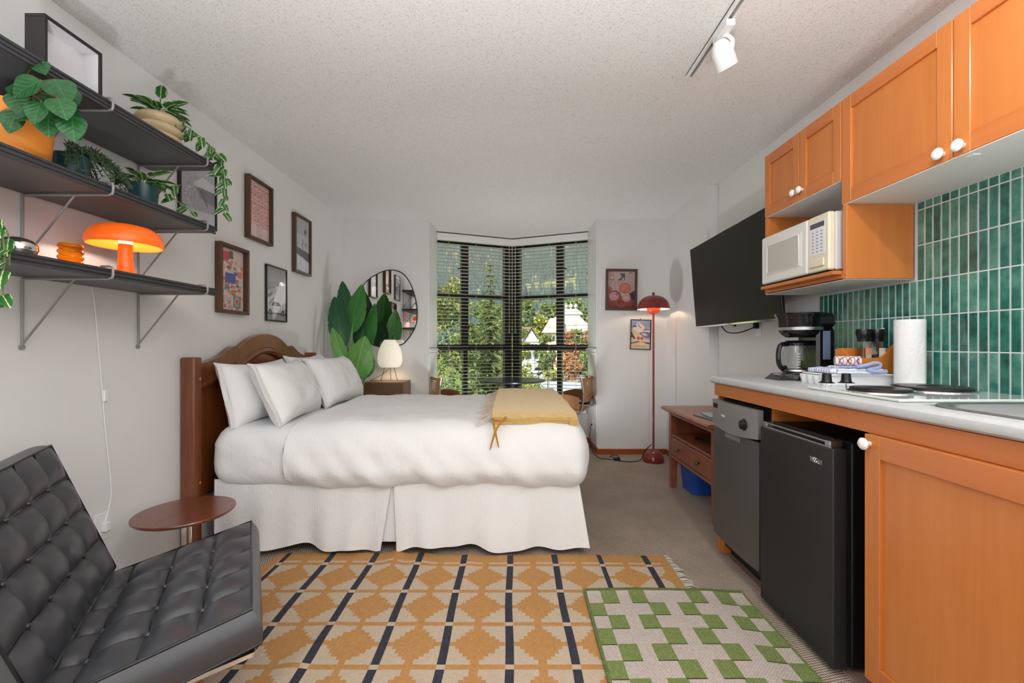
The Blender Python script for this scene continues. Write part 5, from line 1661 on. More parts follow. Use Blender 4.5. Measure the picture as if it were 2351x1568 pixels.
# inset sink
sk = thing('kitchen_sink', 'stainless steel sink set into the countertop', 'sink', (1.37, .94, .80))
def rrect(x0, x1, y0, y1, r, z, n=6):
    out = []
    for cx, cy, a0 in ((x1-r, y1-r, 0), (x0+r, y1-r, 90), (x0+r, y0+r, 180), (x1-r, y0+r, 270)):
        for k in range(n+1):
            a = R(a0+90*k/n); out.append(Vector((cx+r*math.cos(a), cy+r*math.sin(a), z)))
    return out
loops = [rrect(SKX0, SKX1, SKY0, SKY1, .09, CT+.001), rrect(SKX0+.003, SKX1-.003, SKY0+.003, SKY1-.003, .088, CT+.005), rrect(SKX0+.024, SKX1-.024, SKY0+.024, SKY1-.024, .075, CT+.003), rrect(SKX0+.030, SKX1-.030, SKY0+.030, SKY1-.030, .07, CT-.008), rrect(SKX0+.045, SKX1-.045, SKY0+.045, SKY1-.045, .06, CT-.15), rrect(SKX0+.08, SKX1-.08, SKY0+.08, SKY1-.08, .05, CT-.165)]
b = MB(); n = len(loops[0])
vs = [p for l in loops for p in l]
fs = [(i*n+k, i*n+(k+1) % n, (i+1)*n+(k+1) % n, (i+1)*n+k) for i in range(len(loops)-1) for k in range(n)] + [tuple((len(loops)-1)*n+k for k in range(n))]
b.add(vs, fs).build('basin', M['steel'], sk, smooth=50)
MB().lathe([(0, 0), (.04, 0), (.042, .003), (0, .003)], (1.37, .94, CT-.1645), 24).build('drain', M['chrome'], sk)
# cooktop
M['white_glass'] = mat('pale_green_white_glass', S(212, 218, 210), .08, coat=.5)
M['hotplate'] = mat('dark_hotplate', S(52, 48, 48), .35, .6)
ck = thing('cooktop', 'white glass two burner cooktop on the counter', 'cooktop', (1.40, 1.56, CT))
MB().box(1.145, 1.63, 1.285, 1.689, CT+.001, CT+.010, .003).build('glass_plate', M['white_glass'], ck)
for (bx, by, br_) in ((1.262, 1.49, .088), (1.488, 1.545, .112)):
    o = MB().lathe([(0, 0), (br_+.008, 0), (br_+.008, .003), (br_, .006), (br_, .003)], (bx, by, CT+.010), 40).build('burner_rim', M['chrome'], ck)
    MB().lathe([(0, .004), (br_-.003, .004), (br_-.003, .013), (br_-.008, .015), (.04, .015), (.036, .012), (0, .012)], (bx, by, CT+.010), 40).build('hotplate', M['hotplate'], o)
for kx_ in (1.198, 1.272):
    o = MB().cyl((kx_, 1.655, CT+.010), (kx_, 1.655, CT+.022), .003, n=8).build('control_knob', M['chrome'], ck)
    MB().lathe([(0, .018), (.027, .018), (.027, .0195), (.019, .022), (.0165, .028), (.0145, .052), (.012, .054), (0, .054)], (kx_, 1.655, CT+.008), 20).build('knob_cap', M['black_plastic'], o)
# apron rail and end panel, carcass
base = thing('base_cabinet', 'orange base cabinet with apron rail, end panel and shaker door', 'cabinet', (1.39, 1.5, 0))
MB().box(1.122, 1.142, .42, 2.405, .862, CT-.043, .001).build('apron_rail', owh, base)
MB().box(1.142, KX-.002, 2.388, 2.405, .0065, CT-.043, .001).build('end_panel', ow, base)
MB().box(1.128, 1.150, 2.388, 2.405, .86, .862).build('panel_top', ow, base)
MB().box(1.16, KX-.01, 1.925, 1.943, .10, .86, .001).build('divider_panel', ow, base)
MB().box(1.150, KX-.01, 1.345, 1.362, .10, .86, .001).build('side_panel', ow, base)
MB().box(1.150, KX-.01, .43, 1.345, .10, .118).build('floor_panel', ow, base)
MB().box(1.165, 1.18, .43, 1.362, .007, .10).build('toe_kick', M['dark_rubber'], base)
dd = shaker_door(base, 1.10, .845, 1.357, .105, .862, .055, (.06, .068), .021)
knob((1.10, 1.338, .834), dd, r=.019)
d3 = shaker_door(base, 1.10, .42, .841, .105, .862, .055, (.06, .068), .021)
# dishwasher
M['dw_steel'] = mat('grey_dishwasher_steel', S(150, 150, 150), .38, .45, bmp=(70, .03, (1, 30, 1)))
M['dw_door'] = mat('dark_dishwasher_steel', S(104, 102, 100), .26, .5, bmp=(5, .05, (1, 1, 1)))
dw = thing('dishwasher', 'slim dark steel dishwasher at the far end of the counter', 'dishwasher', (1.38, 2.165, 0))
y0, y1 = 1.950, 2.384
MB().box(1.16, 1.64, y0+.006, y1-.004, .05, .845).build('tub', M['dark_rubber'], dw)
def bow(y): return .016*(1-((y-(y0+y1)/2)/((y1-y0)/2))**2)
def bowed(zt, zb, name, m, x=1.116, k=1.0, dip=0.0):
    b = MB()
    def fn(u, v):
        y = y1 + (y0-y1)*u
        zb2 = zb - dip*math.sin(math.pi*u)
        return (x - k*bow(y), y, zt + (zb2-zt)*v)
    b.sheet(fn, 16, 6, .028)
    return b.build(name, m, dw, smooth=40)
panel = bowed(.842, .712, 'control_panel', M['dw_steel'], dip=.018)
door_ = bowed(.698, .118, 'door', M['dw_door'], 1.122, .6)
MB().box(1.098, 1.125, y0+.145, y0+.29, .664, .690, .003).build('handle_lip', M['dw_steel'], door_)
MB().box(1.1125, 1.14, y0+.15, y0+.285, .690, .702).build('handle_recess', M['dark_rubber'], door_)
ky = y0+.095
MB().lathe([(.028, 0), (.028, .002), (.023, .004), (.021, .016), (.018, .018), (0, .018)], (1.113-bow(ky)-.010, ky, .762), 20, (-1, 0, 0)).build('dial', M['black_plastic'], panel)
for k in range(6):
    yy = y1-.075+.0095*k
    MB().box(1.098-bow(yy)+.002, 1.106-bow(yy), yy, yy+.006, .800, .824).build('vent_slot', M['dark_rubber'], panel)
for r_ in range(2):
    for k in range(5):
        yy = y1-.075+.011*k
        MB().box(1.1005-bow(yy), 1.104-bow(yy), yy, yy+.005, .752+r_*.02, .757+r_*.02).build('button', M['grey_wire'], panel)
for k in range(5):
    yy = y1-.165+.008*k
    MB().box(1.1010-bow(yy), 1.104-bow(yy), yy, yy+.0062, .768, .776+(.002 if k == 4 else 0)).build('badge_letter', M['trim_white'], panel)
MB().box(1.19, 1.205, y0, y1, .008, .11).build('toe_panel', M['dark_rubber'], dw)
for yy in (y0+.04, y1-.05): MB().cyl((1.25, yy, .007), (1.25, yy, .05), .015, n=10).cyl((1.58, yy, .007), (1.58, yy, .05), .015, n=10).build('foot', M['dark_rubber'], dw)
MB().box(1.150, 1.19, 2.36, 2.386, .007, .115).build('toe_block', ow, dw)
# bar fridge
M['fridge_door'] = mat('black_steel_fridge_door', S(58, 57, 59), .36, .55, bmp=(80, .02, (1, 1, 30)))
M['fridge_case'] = mat('black_fridge_case', S(18, 18, 20), .4)
fg = thing('bar_fridge', 'black steel bar fridge under the counter', 'fridge', (1.37, 1.717, 0))
y0, y1 = 1.490, 1.945
MB().box(1.168, 1.62, y0+.004, y1-.022, .022, .80, .004).build('case', M['fridge_case'], fg)
fd = MB().box(1.100, 1.150, y0, y1-.020, .024, .779, .004).build('door', M['fridge_door'], fg)
MB().box(1.150, 1.168, y0+.012, y1-.035, .03, .775).build('door_seal', M['dark_rubber'], fg)
hb = MB().box(1.106, 1.140, y0+.015, y1-.035, .779, .784).build('handle_base', M['chrome'], fd)
MB().box(1.104, 1.110, y0+.045, y1-.06, .796, .802, .001).build('handle_bar', M['steel'], fd)
for yy in (y0+.018, y1-.062): MB().box(1.104, 1.146, yy, yy+.028, .784, .803, .002).build('handle_end', M['steel'], fd)
MB().box(1.132, 1.140, y0+.045, y1-.06, .784, .808, .001).build('handle_back', M['dark_rubber'], fd)
for yy in (y0+.05, y1-.05):
    for xx in (1.21, 1.57): MB().cyl((xx, yy, .0065), (xx, yy, .023), .014, n=10).build('foot', M['dark_rubber'], fg)
# raised lettering of the badge, letters as strokes
LET = {'V': [[(0, 1), (.5, 0), (1, 1)]], 'I': [[(.5, 0), (.5, 1)]], 'S': [[(1, .85), (.7, 1), (.3, 1), (0, .8), (.15, .58), (.85, .42), (1, .2), (.7, 0), (.3, 0), (0, .15)]], 'A': [[(0, 0), (.5, 1), (1, 0)], [(.2, .35), (.8, .35)]], 'N': [[(0, 0), (0, 1), (1, 0), (1, 1)]]}
def lettering(txt, o, u, v, w, h, gap, r_, m, parent):
    o, u, v = Vector(o), Vector(u), Vector(v); x = 0
    for ch in txt:
        ww = w*.35 if ch == 'I' else w
        b = MB()
        for st in LET[ch]: b.tube([o + u*(x + q*ww) + v*(h*s) for q, s in st], r_, 5)
        b.build('badge_letter', m, parent); x += ww+gap
lettering('VISSANI', (1.0995, 1.602, .711), (0, -1, 0), (0, 0, 1), .0068, .0180, .0032, .0011, M['chrome'], fd)

# ------------------------------------------------------------------ small things on the counter
z = CT+.0005
M['coffee_black'] = mat('gloss_black_plastic', S(14, 14, 18), .12, coat=.3)
M['carafe_glass'] = glass_pane('carafe_glass', (.86, .88, .88), 1.4)
cm = thing('coffee_maker', 'black drip coffee maker with glass carafe at the end of the counter', 'coffee maker', (1.45, 2.13, z))
cx, cy = 1.40, 2.13
bk = M['coffee_black']
MB().lathe([(0, 0), (.100, 0), (.104, .006), (.100, .026), (.085, .032), (0, .032)], (cx, cy, z), 32, sx=.85, sy=.85).build('base', bk, cm)
MB().prism([(cx-.095, cy-.05, z+.001), (cx-.095, cy+.05, z+.001), (cx-.05, cy+.06, z+.03), (cx-.05, cy-.06, z+.03)], (-.0, 0, 0.002)).build('front_console', bk, cm) if False else None
MB().add([(cx-.13, cy-.055, z), (cx-.13, cy+.055, z), (cx-.05, cy+.07, z), (cx-.05, cy-.07, z), (cx-.10, cy-.05, z+.028), (cx-.10, cy+.05, z+.028), (cx-.05, cy+.06, z+.032), (cx-.05, cy-.06, z+.032)], [(3,2,1,0),(4,5,6,7),(0,1,5,4),(1,2,6,5),(2,3,7,6),(3,0,4,7)]).build('front_console', bk, cm)
MB().box(cx+.045, cx+.135, cy-.075, cy+.075, z, z+.25, .012).build('water_tank', bk, cm)
MB().box(cx+.07, cx+.105, cy-.077, cy-.074, z+.10, z+.235, .001).build('level_gauge', mat('grey_gauge', S(96, 110, 130), .2), cm)
MB().lathe([(0, .205), (.060, .205), (.082, .222), (.092, .238), (.098, .30), (.107, .312), (.108, .322), (.100, .324), (0, .324)], (cx+.01, cy, z), 36).build('brew_head', bk, cm)
MB().box(cx+.02, cx+.140, cy-.085, cy+.085, z+.25, z+.322, .02).build('head_back', bk, cm)
MB().lathe([(.0945, .240), (.0965, .240), (.0975, .254), (.0955, .254)], (cx+.01, cy, z), 36).build('steel_band', M['steel'], cm)
MB().lathe([(0, .034), (.058, .034), (.064, .042), (.068, .075), (.064, .125), (.052, .160), (.050, .170)], (cx-.005, cy, z), 32).build('carafe', M['carafe_glass'], cm, smooth=60)
MB().lathe([(.050, .165), (.056, .166), (.057, .178), (.045, .190), (0, .192)], (cx-.005, cy, z), 28).build('carafe_lid', bk, cm)
MB().lathe([(.060, .034), (.067, .042), (.0655, .050), (.058, .046)], (cx-.005, cy, z), 28).build('carafe_band', M['steel'], cm)
MB().tube(spline([(cx-.055, cy-.01, z+.172), (cx-.095, cy-.02, z+.168), (cx-.108, cy-.022, z+.13), (cx-.106, cy-.022, z+.08), (cx-.088, cy-.02, z+.055), (cx-.068, cy-.015, z+.06)], 6), .011, 8).build('carafe_handle', bk, cm)
for k in range(6): MB().box(cx-.045, cx-.030, cy-.0655, cy-.0645, z+.060+.013*k, z+.0625+.013*k).build('measure_mark', M['trim_white'], cm)
MB().box(cx-.112, cx-.09, cy-.028, cy+.012, z+.021, z+.029, .001).build('clock_display', M['grey_wire'], cm)
# cutlery tray
M['tray'] = mat('white_tray_plastic', S(232, 234, 236), .35)
tr = thing('cutlery_tray', 'white plastic cutlery tray on the counter', 'tray', (1.455, 1.875, z))
x0, x1, y0, y1 = 1.315, 1.652, 1.802, 1.968
loops = [rrect(x0+.012, x1-.012, y0+.012, y1-.012, .02, z), rrect(x0+.006, x1-.006, y0+.006, y1-.006, .024, z+.040), rrect(x0-.008, x1+.008, y0-.008, y1+.008, .03, z+.044), rrect(x0-.008, x1+.008, y0-.008, y1+.008, .03, z+.049), rrect(x0+.008, x1-.008, y0+.008, y1-.008, .022, z+.049), rrect(x0+.014, x1-.014, y0+.014, y1-.014, .018, z+.006)]
n = len(loops[0]); vs = [p for l in loops for p in l]
fs = [tuple(range(n))[::-1]] + [(i*n+k, i*n+(k+1) % n, (i+1)*n+(k+1) % n, (i+1)*n+k) for i in range(5) for k in range(n)] + [tuple(5*n+k for k in range(n))]
MB().add(vs, fs).build('tray_shell', M['tray'], tr, smooth=40)
for k in range(4):
    yy = y0+.028+.042*k
    MB().cyl((x0+.012, yy, z+.001), (x0+.002, yy, z+.042), .019, .020, 14).build('compartment', M['tray'], tr)
# towels
def striped(name, base, stripe, sc, thr, stripe2=None):
    m, nt, b = newmat(name)
    sx = nt.nodes.new('ShaderNodeSeparateXYZ'); nt.links.new(coords(nt), sx.inputs[0])
    a = math_n(nt, 'GREATER_THAN', math_n(nt, 'SINE', math_n(nt, 'MULTIPLY', sx.outputs[1], sc)), thr)
    c = math_n(nt, 'GREATER_THAN', math_n(nt, 'SINE', math_n(nt, 'MULTIPLY', sx.outputs[0], sc)), thr)
    k = math_n(nt, 'MAXIMUM', a, c) if stripe2 else a
    mx = nt.nodes.new('ShaderNodeMix'); mx.data_type = 'RGBA'
    nt.links.new(k, mx.inputs[0]); mx.inputs[6].default_value = (*base, 1); mx.inputs[7].default_value = (*stripe, 1)
    nt.links.new(mx.outputs[2], b.inputs['Base Color']); b.inputs['Roughness'].default_value = .9
    bump(nt, b, tex_noise(nt, coords(nt), 300, 2), .3, .002); return m
tz_ = z+.0495
tw = thing('dish_towel', 'folded blue striped white dish towel on the cutlery tray', 'towel', (1.44, 1.85, tz_))
mt = striped('blue_striped_cotton', S(226, 230, 238), S(140, 160, 206), 420, .55)
def fold(x0, x1, y0, y1, zb, zt, name, m, t, seed):
    c = ((x0+x1)/2, (y0+y1)/2, (zb+zt)/2); h = ((x1-x0)/2, (y1-y0)/2, (zt-zb)/2)
    rounded(c, h, (h[2]*.98,)*3, (24, 18, 5), lambda p, n: p + Vector((0, 0, .003*nz(p.x*30+seed, p.y*30, seed))) + n*.002*nz(p.x*60, p.y*60, seed)).build(name, m, t, smooth=70)
fold(1.338, 1.545, 1.785, 1.864, tz_, tz_+.012, 'lower_fold', mt, tw, 1)
fold(1.318, 1.452, 1.800, 1.945, tz_, tz_+.022, 'rear_fold', mt, tw, 5)
fold(1.342, 1.530, 1.788, 1.863, tz_+.011, tz_+.023, 'middle_fold', mt, tw, 2)
fold(1.348, 1.50, 1.792, 1.862, tz_+.022, tz_+.032, 'upper_fold', mt, tw, 3)
b = MB().tube(spline([(1.415, 1.785, tz_+.030), (1.45, 1.783, tz_+.036), (1.49, 1.785, tz_+.046), (1.515, 1.79, tz_+.040), (1.505, 1.79, tz_+.026), (1.46, 1.785, tz_+.018), (1.50, 1.783, tz_+.010), (1.54, 1.79, tz_+.012)], 6), .0075, 8)
b.build('crumpled_edge', mat('blue_towel_edge', S(160, 178, 216), .9), tw)
rt = thing('rolled_towel', 'rolled red checked towel on top of the blue striped one', 'towel', (1.42, 1.87, tz_+.034))
q = Vector((1.372, 1.848, tz_+.053)); e = Vector((1.452, 1.812, tz_+.053))
ck_m = striped('red_checked_cotton', S(228, 220, 222), S(146, 70, 80), 520, .80, True)
b = MB().cyl(q, e, .020, .020, 20)
b.build('towel_roll', ck_m, rt, smooth=50)
sp = [e + (e-q).normalized()*.001 + Vector((.5*math.cos(a*.5), .85*math.cos(a*.5), math.sin(a*.5)))*(.018-.0008*a) for a in range(20)]
MB().tube(sp, .0018, 5).build('roll_end', mat('dark_red_cotton', S(112, 40, 54), .9), rt)
# spice rack with two grinders and a packet
rk = thing('spice_rack', 'small orange wooden rack with curved sides on the counter', 'rack', (1.56, 1.91, CT+.05))
pine = wood('orange_pine', S(196, 112, 40), S(220, 138, 62), .4, (1, 1, .15), 20, .1)
z = tz_
xA, xB, yA, yB = 1.456, 1.664, 1.868, 1.958
for xx in (xA, xB):
    side = [(xx, yA, z), (xx, yB, z), (xx, yB, z+.10), (xx, yA+.06, z+.105), (xx, yA+.035, z+.085), (xx, yA+.012, z+.062), (xx, yA, z+.055)]
    MB().prism(side, (.010 if xx == xA else -.010, 0, 0)).build('side_board', pine, rk)
cur = [Vector((xA, 0, z)), Vector((xB, 0, z))]
prof_ = [(xA, z+.062), (xA+.115, z+.064), (xA+.140, z+.072), (xA+.160, z+.092), (xA+.185, z+.118), (xB, z+.126)]
MB().prism([(xA, yA, z), (xB, yA, z)] + [(x, yA, zz) for x, zz in prof_[::-1]], (0, .010, 0)).build('front_board', pine, rk)
MB().box(xA+.01, xB-.01, yB-.010, yB, z, z+.105).build('back_board', pine, rk)
MB().box(xA+.01, xB-.01, yA+.010, yB-.010, z, z+.010).build('bottom_board', pine, rk)
M['jar_glass'] = glass_pane('spice_jar_glass', (.82, .80, .78), 1.3)
def grinder(x, y, label, lab, cont):
    t = thing('spice_grinder', label, 'spice jar', (x, y, z+.0105), group='spice grinders in the rack')
    zz = z+.0105
    MB().lathe([(0, 0), (.025, 0), (.027, .004), (.027, .100), (.020, .122), (.020, .128)], (x, y, zz), 8).build('jar', M['jar_glass'], t, smooth=20)
    MB().lathe([(0, .002), (.0235, .002), (.0235, .06), (0, .062)], (x, y, zz), 12).build('spice', mat('spice_' + lab[0], cont, .9, var=(.4, 200, (1, 1, 1))), t)
    MB().lathe([(.021, .124), (.023, .125), (.023, .142), (.027, .150), (.0285, .166), (.025, .178), (0, .179)], (x, y, zz), 20).build('cap', M['black_plastic'], t)
    MB().box(x-.014, x+.012, y-.0285, y-.0265, zz+.028, zz+.096).build('label', mat('spice_label_' + lab[0], lab[1], .6), t)
    MB().box(x-.011, x+.009, y-.0290, y-.0284, zz+.034, zz+.066).build('label_patch', mat('spice_patch_' + lab[0], lab[2], .6), t)
grinder(1.540, 1.905, 'spice grinder with orange and blue label on the left', ('a', S(206, 140, 96), S(140, 186, 196)), S(150, 96, 70))
grinder(1.600, 1.905, 'spice grinder with white label on the right', ('b', S(224, 220, 214), S(190, 188, 184)), S(96, 66, 52))
pk = thing('paper_packet', "crumpled printed paper packet standing behind the spice grinders", 'packet', (1.625, 1.935, z+.0105))
def pkf(u, v): return Vector((1.578+.072*u+.004*math.sin(v*7), 1.932+.006*math.sin(u*6+v*4), z+.0105+.185*v-.02*(1-u)*v))
im = canvas(36, 72, (214, 210, 202))
LF = {'O': '0110100110010110', "'": '1100', 'S': '0111110000111110'}
def w2(a, s, x, y, c):
    for ch in s:
        g = LF[ch]; w = 1 if ch == "'" else 4
        for k, b_ in enumerate(g):
            if b_ == '1': a[y+2*(k//w):y+2*(k//w)+2, x+2*(k % w):x+2*(k % w)+2] = c
        x += (w+1)*2
w2(im, "O'S", 9, 12, (40, 38, 38)); textrows(im, 10, 32, 26, 36, (120, 116, 112), 3, .7); im[44:62, 4:34] = (120, 118, 116); speckle(im, 9)
ink_mesh('packet_front', im, lambda u, v: pkf(u, v), M['paper_print'], pk)
MB().sheet(lambda u, v: pkf(u, v) + Vector((0, .010*math.sin(math.pi*u)*math.sin(math.pi*min(1, v+.1))+.002, 0)), 8, 10, .002).build('packet_back', mat('packet_paper', S(206, 202, 194), .7), pk)
# paper towel roll
z = CT+.0005
pt = thing('paper_towel_roll', 'standing roll of white paper towel against the green tiles', 'paper towel', (1.592, 1.741, z))
M['ptowel'] = mat('embossed_paper_towel', S(238, 238, 238), .9, bmp=(90, .35, (1, 1, 1)))
MB().lathe([(.018, 0), (.048, 0), (.049, .004), (.049, .266), (.048, .270), (.018, .270), (.018, 0)], (1.592, 1.741, z), 40).build('paper_roll', M['ptowel'], pt, smooth=40)
MB().lathe([(.0165, .001), (.018, .001), (.018, .2695), (.0165, .2695), (.0165, .001)], (1.592, 1.741, z), 20).build('cardboard_core', mat('cardboard', S(170, 140, 104), .8), pt)
def flap(u, v):
    a = R(-150 + 75*u); rr = .0505+.0012*u
    zz = .262*v
    if zz > .02+.18*u: zz = .02+.18*u
    return (1.592+rr*math.cos(a), 1.741+rr*math.sin(a), z+zz)
MB().sheet(flap, 14, 10, .001).build('loose_sheet', M['ptowel'], pt, smooth=60)
outlet((KX, 2.42, 1.235), (-1, 0, 0), 'white wall outlet beside the coffee maker')

# ------------------------------------------------------------------ television on its wall arm
tv = thing('television', 'large black flat television tilted on a wall arm', 'television', (1.55, 3.0, 1.27))
BL, BR = Vector((1.535, 3.62, 1.272)), Vector((1.500, 2.405, 1.272))
uu = (BR-BL).normalized(); Wt = (BR-BL).length
nn = Vector((-1, 0, 0)); nn = (nn - uu*nn.dot(uu)).normalized()
lean = R(4.5)
vv = (Vector((0, 0, 1))*math.cos(lean) + nn*math.sin(lean)).normalized()
n2 = (nn*math.cos(lean) - Vector((0, 0, 1))*math.sin(lean)).normalized()
Ht = .655
MB().obox(BL, uu*Wt, vv*Ht, -n2*.018, .003).build('case', M['black_plastic'], tv)
MB().obox(BL + uu*.008 + vv*.018, uu*(Wt-.016), vv*(Ht-.026), n2*.002).build('screen', mat('tv_screen', S(36, 34, 33), .45, spec=.2), tv)
MB().obox(BL + vv*.002, uu*Wt, vv*.012, n2*.003, .001).build('bottom_trim', M['chrome'], tv)
MB().obox(BL + vv*(Ht-.004), uu*Wt, vv*.004, -n2*.018, .001).build('top_trim', M['chrome'], tv)
MB().obox(BL + uu*Wt*.15 + vv*.05 - n2*.018, uu*Wt*.7, vv*Ht*.6, -n2*.03, .01).build('rear_housing', M['black_plastic'], tv)
c = BL + uu*Wt*.5 + vv*Ht*.45
MB().box(c.x+.045, KX-.002, c.y-.06, c.y+.06, c.z-.08, c.z+.08, .004).build('wall_mount', M['black_metal'], tv)
q = BL + uu*.62
MB().obox(q - vv*.012 - n2*.004, uu*.035, vv*.014, -n2*.012, .002).build('sensor', M['black_plastic'], tv)
MB().tube(spline([BL + uu*.42 - n2*.02, BL + uu*.50 - n2*.03 - Vector((0, 0, .05)), BL + uu*.62 - n2*.06 - Vector((0, 0, .055)), Vector((KX-.02, 2.955, 1.26))], 6), .004, 6).build('power_cord', M['dark_rubber'], tv)
MB().box(KX-.035, KX-.006, 2.94, 2.97, 1.245, 1.285, .004).build('plug', M['dark_rubber'], tv)
outlet((KX, 2.955, 1.25), (-1, 0, 0), 'white wall outlet under the television')

# ------------------------------------------------------------------ TV console
cw = M['console_wood']
cs = thing('tv_console', 'reddish wooden console with two drawers under the television', 'console', (1.45, 3.10, 0))
x0, x1, y0, y1 = 1.265, 1.655, 2.71, 3.50
top = [(x0-.052, .625), (x0-.046, .634), (x0-.036, .640), (x1, .640), (x1, .600), (x0-.010, .600), (x0-.030, .606), (x0-.046, .616)]
MB().prism([(x, y0-.012, z_) for x, z_ in top], (0, y1-y0+.05, 0)).build('top', cw, cs, smooth=40)
def leg(xa, xb, ya, yb, tx_):
    MB().add([(xa+tx_, ya+.012, 0), (xb, ya+.012, 0), (xb, yb-.004, 0), (xa+tx_, yb-.004, 0), (xa, ya, .25), (xb, ya, .25), (xb, yb, .25), (xa, yb, .25), (xa, ya, .60), (xb, ya, .60), (xb, yb, .60), (xa, yb, .60)], [(3,2,1,0),(0,1,5,4),(1,2,6,5),(2,3,7,6),(3,0,4,7),(4,5,9,8),(5,6,10,9),(6,7,11,10),(7,4,8,11),(8,9,10,11)]).build('leg', cw, cs)
for ya, yb in ((y0, y0+.05), (y1-.05, y1)):
    leg(x0, x0+.05, ya, yb, .006); leg(x1-.05, x1, ya, yb, 0)
for yy in (y0+.008, y1-.022): MB().box(x0+.05, x1-.05, yy, yy+.014, .25, .60).build('side_panel', cw, cs)
MB().box(x1-.018, x1-.008, y0+.05, y1-.05, .25, .60).build('back_panel', cw, cs)
MB().box(x0+.006, x1-.02, y0+.022, y1-.022, .412, .430, .002).build('shelf', cw, cs)
MB().box(x0-.004, x1-.02, y0+.03, y1-.03, .245, .265, .003).build('bottom_rail', cw, cs)
MB().box(x0+.002, x0+.02, y0+.05, y1-.05, .580, .600).build('top_rail', cw, cs)
ym = (y0+y1)/2
MB().box(x0+.002, x0+.02, ym-.010, ym+.010, .265, .412).build('centre_stile', cw, cs)
M['pewter'] = mat('pewter_knob', S(96, 96, 96), .3, .8)
for a, b_ in ((y0+.054, ym-.014), (ym+.014, y1-.054)):
    d_ = MB().box(x0-.002, x0+.016, a, b_, .270, .408, .003).build('drawer_front', cw, cs)
    MB().box(x0+.016, x1-.06, a+.01, b_-.01, .275, .39).build('drawer_box', cw, d_)
    knob((x0-.002, (a+b_)/2, .340), d_, r=.016, m='pewter')
def slab(name, label, cat, x, y, z_, a, b_, h, m, rz=0.0, bev=.002):
    t = MB().box(-a/2, a/2, -b_/2, b_/2, 0, h, bev).xf(Matrix.Translation((x, y, z_)) @ Matrix.Rotation(rz, 4, 'Z'))
    return t.build(name, m, label=label, cat=cat)
slab('booklet', 'dark covered booklet lying on the console', 'booklet', 1.375, 2.95, .6405, .17, .24, .010, mat('booklet_cover', S(120, 124, 126), .3), R(8))
slab('tablet', 'pale tablet lying on top of the booklet', 'tablet', 1.395, 2.97, .651, .14, .19, .008, mat('tablet_glass', S(168, 178, 176), .1, .2), R(-5))
bx = thing('media_box', 'black media box in the open shelf of the console', 'media box', (1.46, 3.0, .4305))
MB().box(1.40, 1.56, 2.86, 3.10, .434, .475, .003).build('case', M['black_plastic'], bx)
for yy in (2.88, 3.07): MB().box(1.42, 1.54, yy, yy+.012, .4305, .434).build('foot', M['dark_rubber'], bx)
MB().tube(spline([(1.42, 3.10, .455), (1.38, 3.17, .447), (1.36, 3.22, .440), (1.40, 3.27, .436), (1.46, 3.22, .436), (1.47, 3.13, .45)], 6), .004, 6).build('cable', M['dark_rubber'], bx)
MB().box(1.398, 1.401, 2.88, 2.92, .446, .462).build('port', M['steel'], bx)
bn_ = thing('recycling_bin', 'blue plastic recycling bin under the console', 'bin', (1.46, 3.42, 0))
lo = [rrect(1.365, 1.575, 3.27, 3.51, .045, .002), rrect(1.345, 1.595, 3.25, 3.53, .055, .235), rrect(1.338, 1.602, 3.243, 3.537, .058, .238), rrect(1.338, 1.602, 3.243, 3.537, .058, .246), rrect(1.349, 1.591, 3.254, 3.526, .052, .246), rrect(1.369, 1.571, 3.274, 3.506, .042, .008)]
n = len(lo[0]); vs = [p for l in lo for p in l]
fs = [tuple(range(n))[::-1]] + [(i*n+k, i*n+(k+1) % n, (i+1)*n+(k+1) % n, (i+1)*n+k) for i in range(5) for k in range(n)] + [tuple(5*n+k for k in range(n))]
MB().add(vs, fs).build('bin_body', mat('blue_bin_plastic', S(36, 84, 176), .4), bn_, smooth=40)
MB().box(1.43, 1.51, 3.236, 3.243, .20, .238, .002).build('bin_handle', mat('blue_bin_lip', S(36, 80, 170), .4), bn_)

# ------------------------------------------------------------------ red floor lamp
fx, fy = 1.383, 4.24
fl_ = thing('floor_lamp', 'glossy dark red floor lamp with dome shade in the back corner', 'lamp', (fx, fy, 0))
M['lamp_red'] = mat('glossy_dark_red', S(132, 36, 28), .16, coat=.5)
M['lamp_white'] = mat('white_lamp_inside', S(244, 240, 232), .5)
MB().lathe([(0, 0), (.100, 0), (.102, .006), (.098, .035), (.085, .068), (.060, .096), (.030, .112), (.012, .118), (.010, .130), (0, .130)], (fx, fy, 0), 40).build('base', M['lamp_red'], fl_, smooth=60)
MB().cyl((fx, fy, .12), (fx, fy, 1.60), .0095, n=14).build('pole', M['lamp_red'], fl_)
sh_o = [(0, 1.618), (.03, 1.617), (.07, 1.606), (.105, 1.585), (.132, 1.555), (.148, 1.518), (.153, 1.480)]
sh_i = [(.150, 1.480), (.145, 1.518), (.129, 1.553), (.103, 1.581), (.07, 1.601), (.03, 1.612), (0, 1.613)]
so = MB().lathe(sh_o[::-1], (fx, fy, 0), 44); so.lathe([(.153, 1.480), (.150, 1.480)], (fx, fy, 0), 44)
shade = so.build('dome_shade', M['lamp_red'], fl_, smooth=60)
MB().lathe(sh_i[::-1], (fx, fy, 0), 44).build('shade_lining', M['lamp_white'], shade, smooth=60)
MB().sphere((fx, fy, 1.632), .013, 14, 8).build('finial', M['lamp_red'], fl_)
bow_ = [(0, 1.432), (.025, 1.434), (.045, 1.444), (.060, 1.462), (.066, 1.485), (.066, 1.500), (.063, 1.500), (.060, 1.470), (.040, 1.450), (0, 1.440)]
MB().lathe(bow_, (fx, fy, 0), 36).build('lower_bowl', mat('lit_red_bowl', S(186, 62, 38), .3, emis=(S(232, 92, 50), .25)), fl_, smooth=60)
MB().sphere((fx, fy, 1.520), .028, 14, 10).build('bulb', emit('floor_lamp_bulb', (1, .8, .56), 170), fl_)
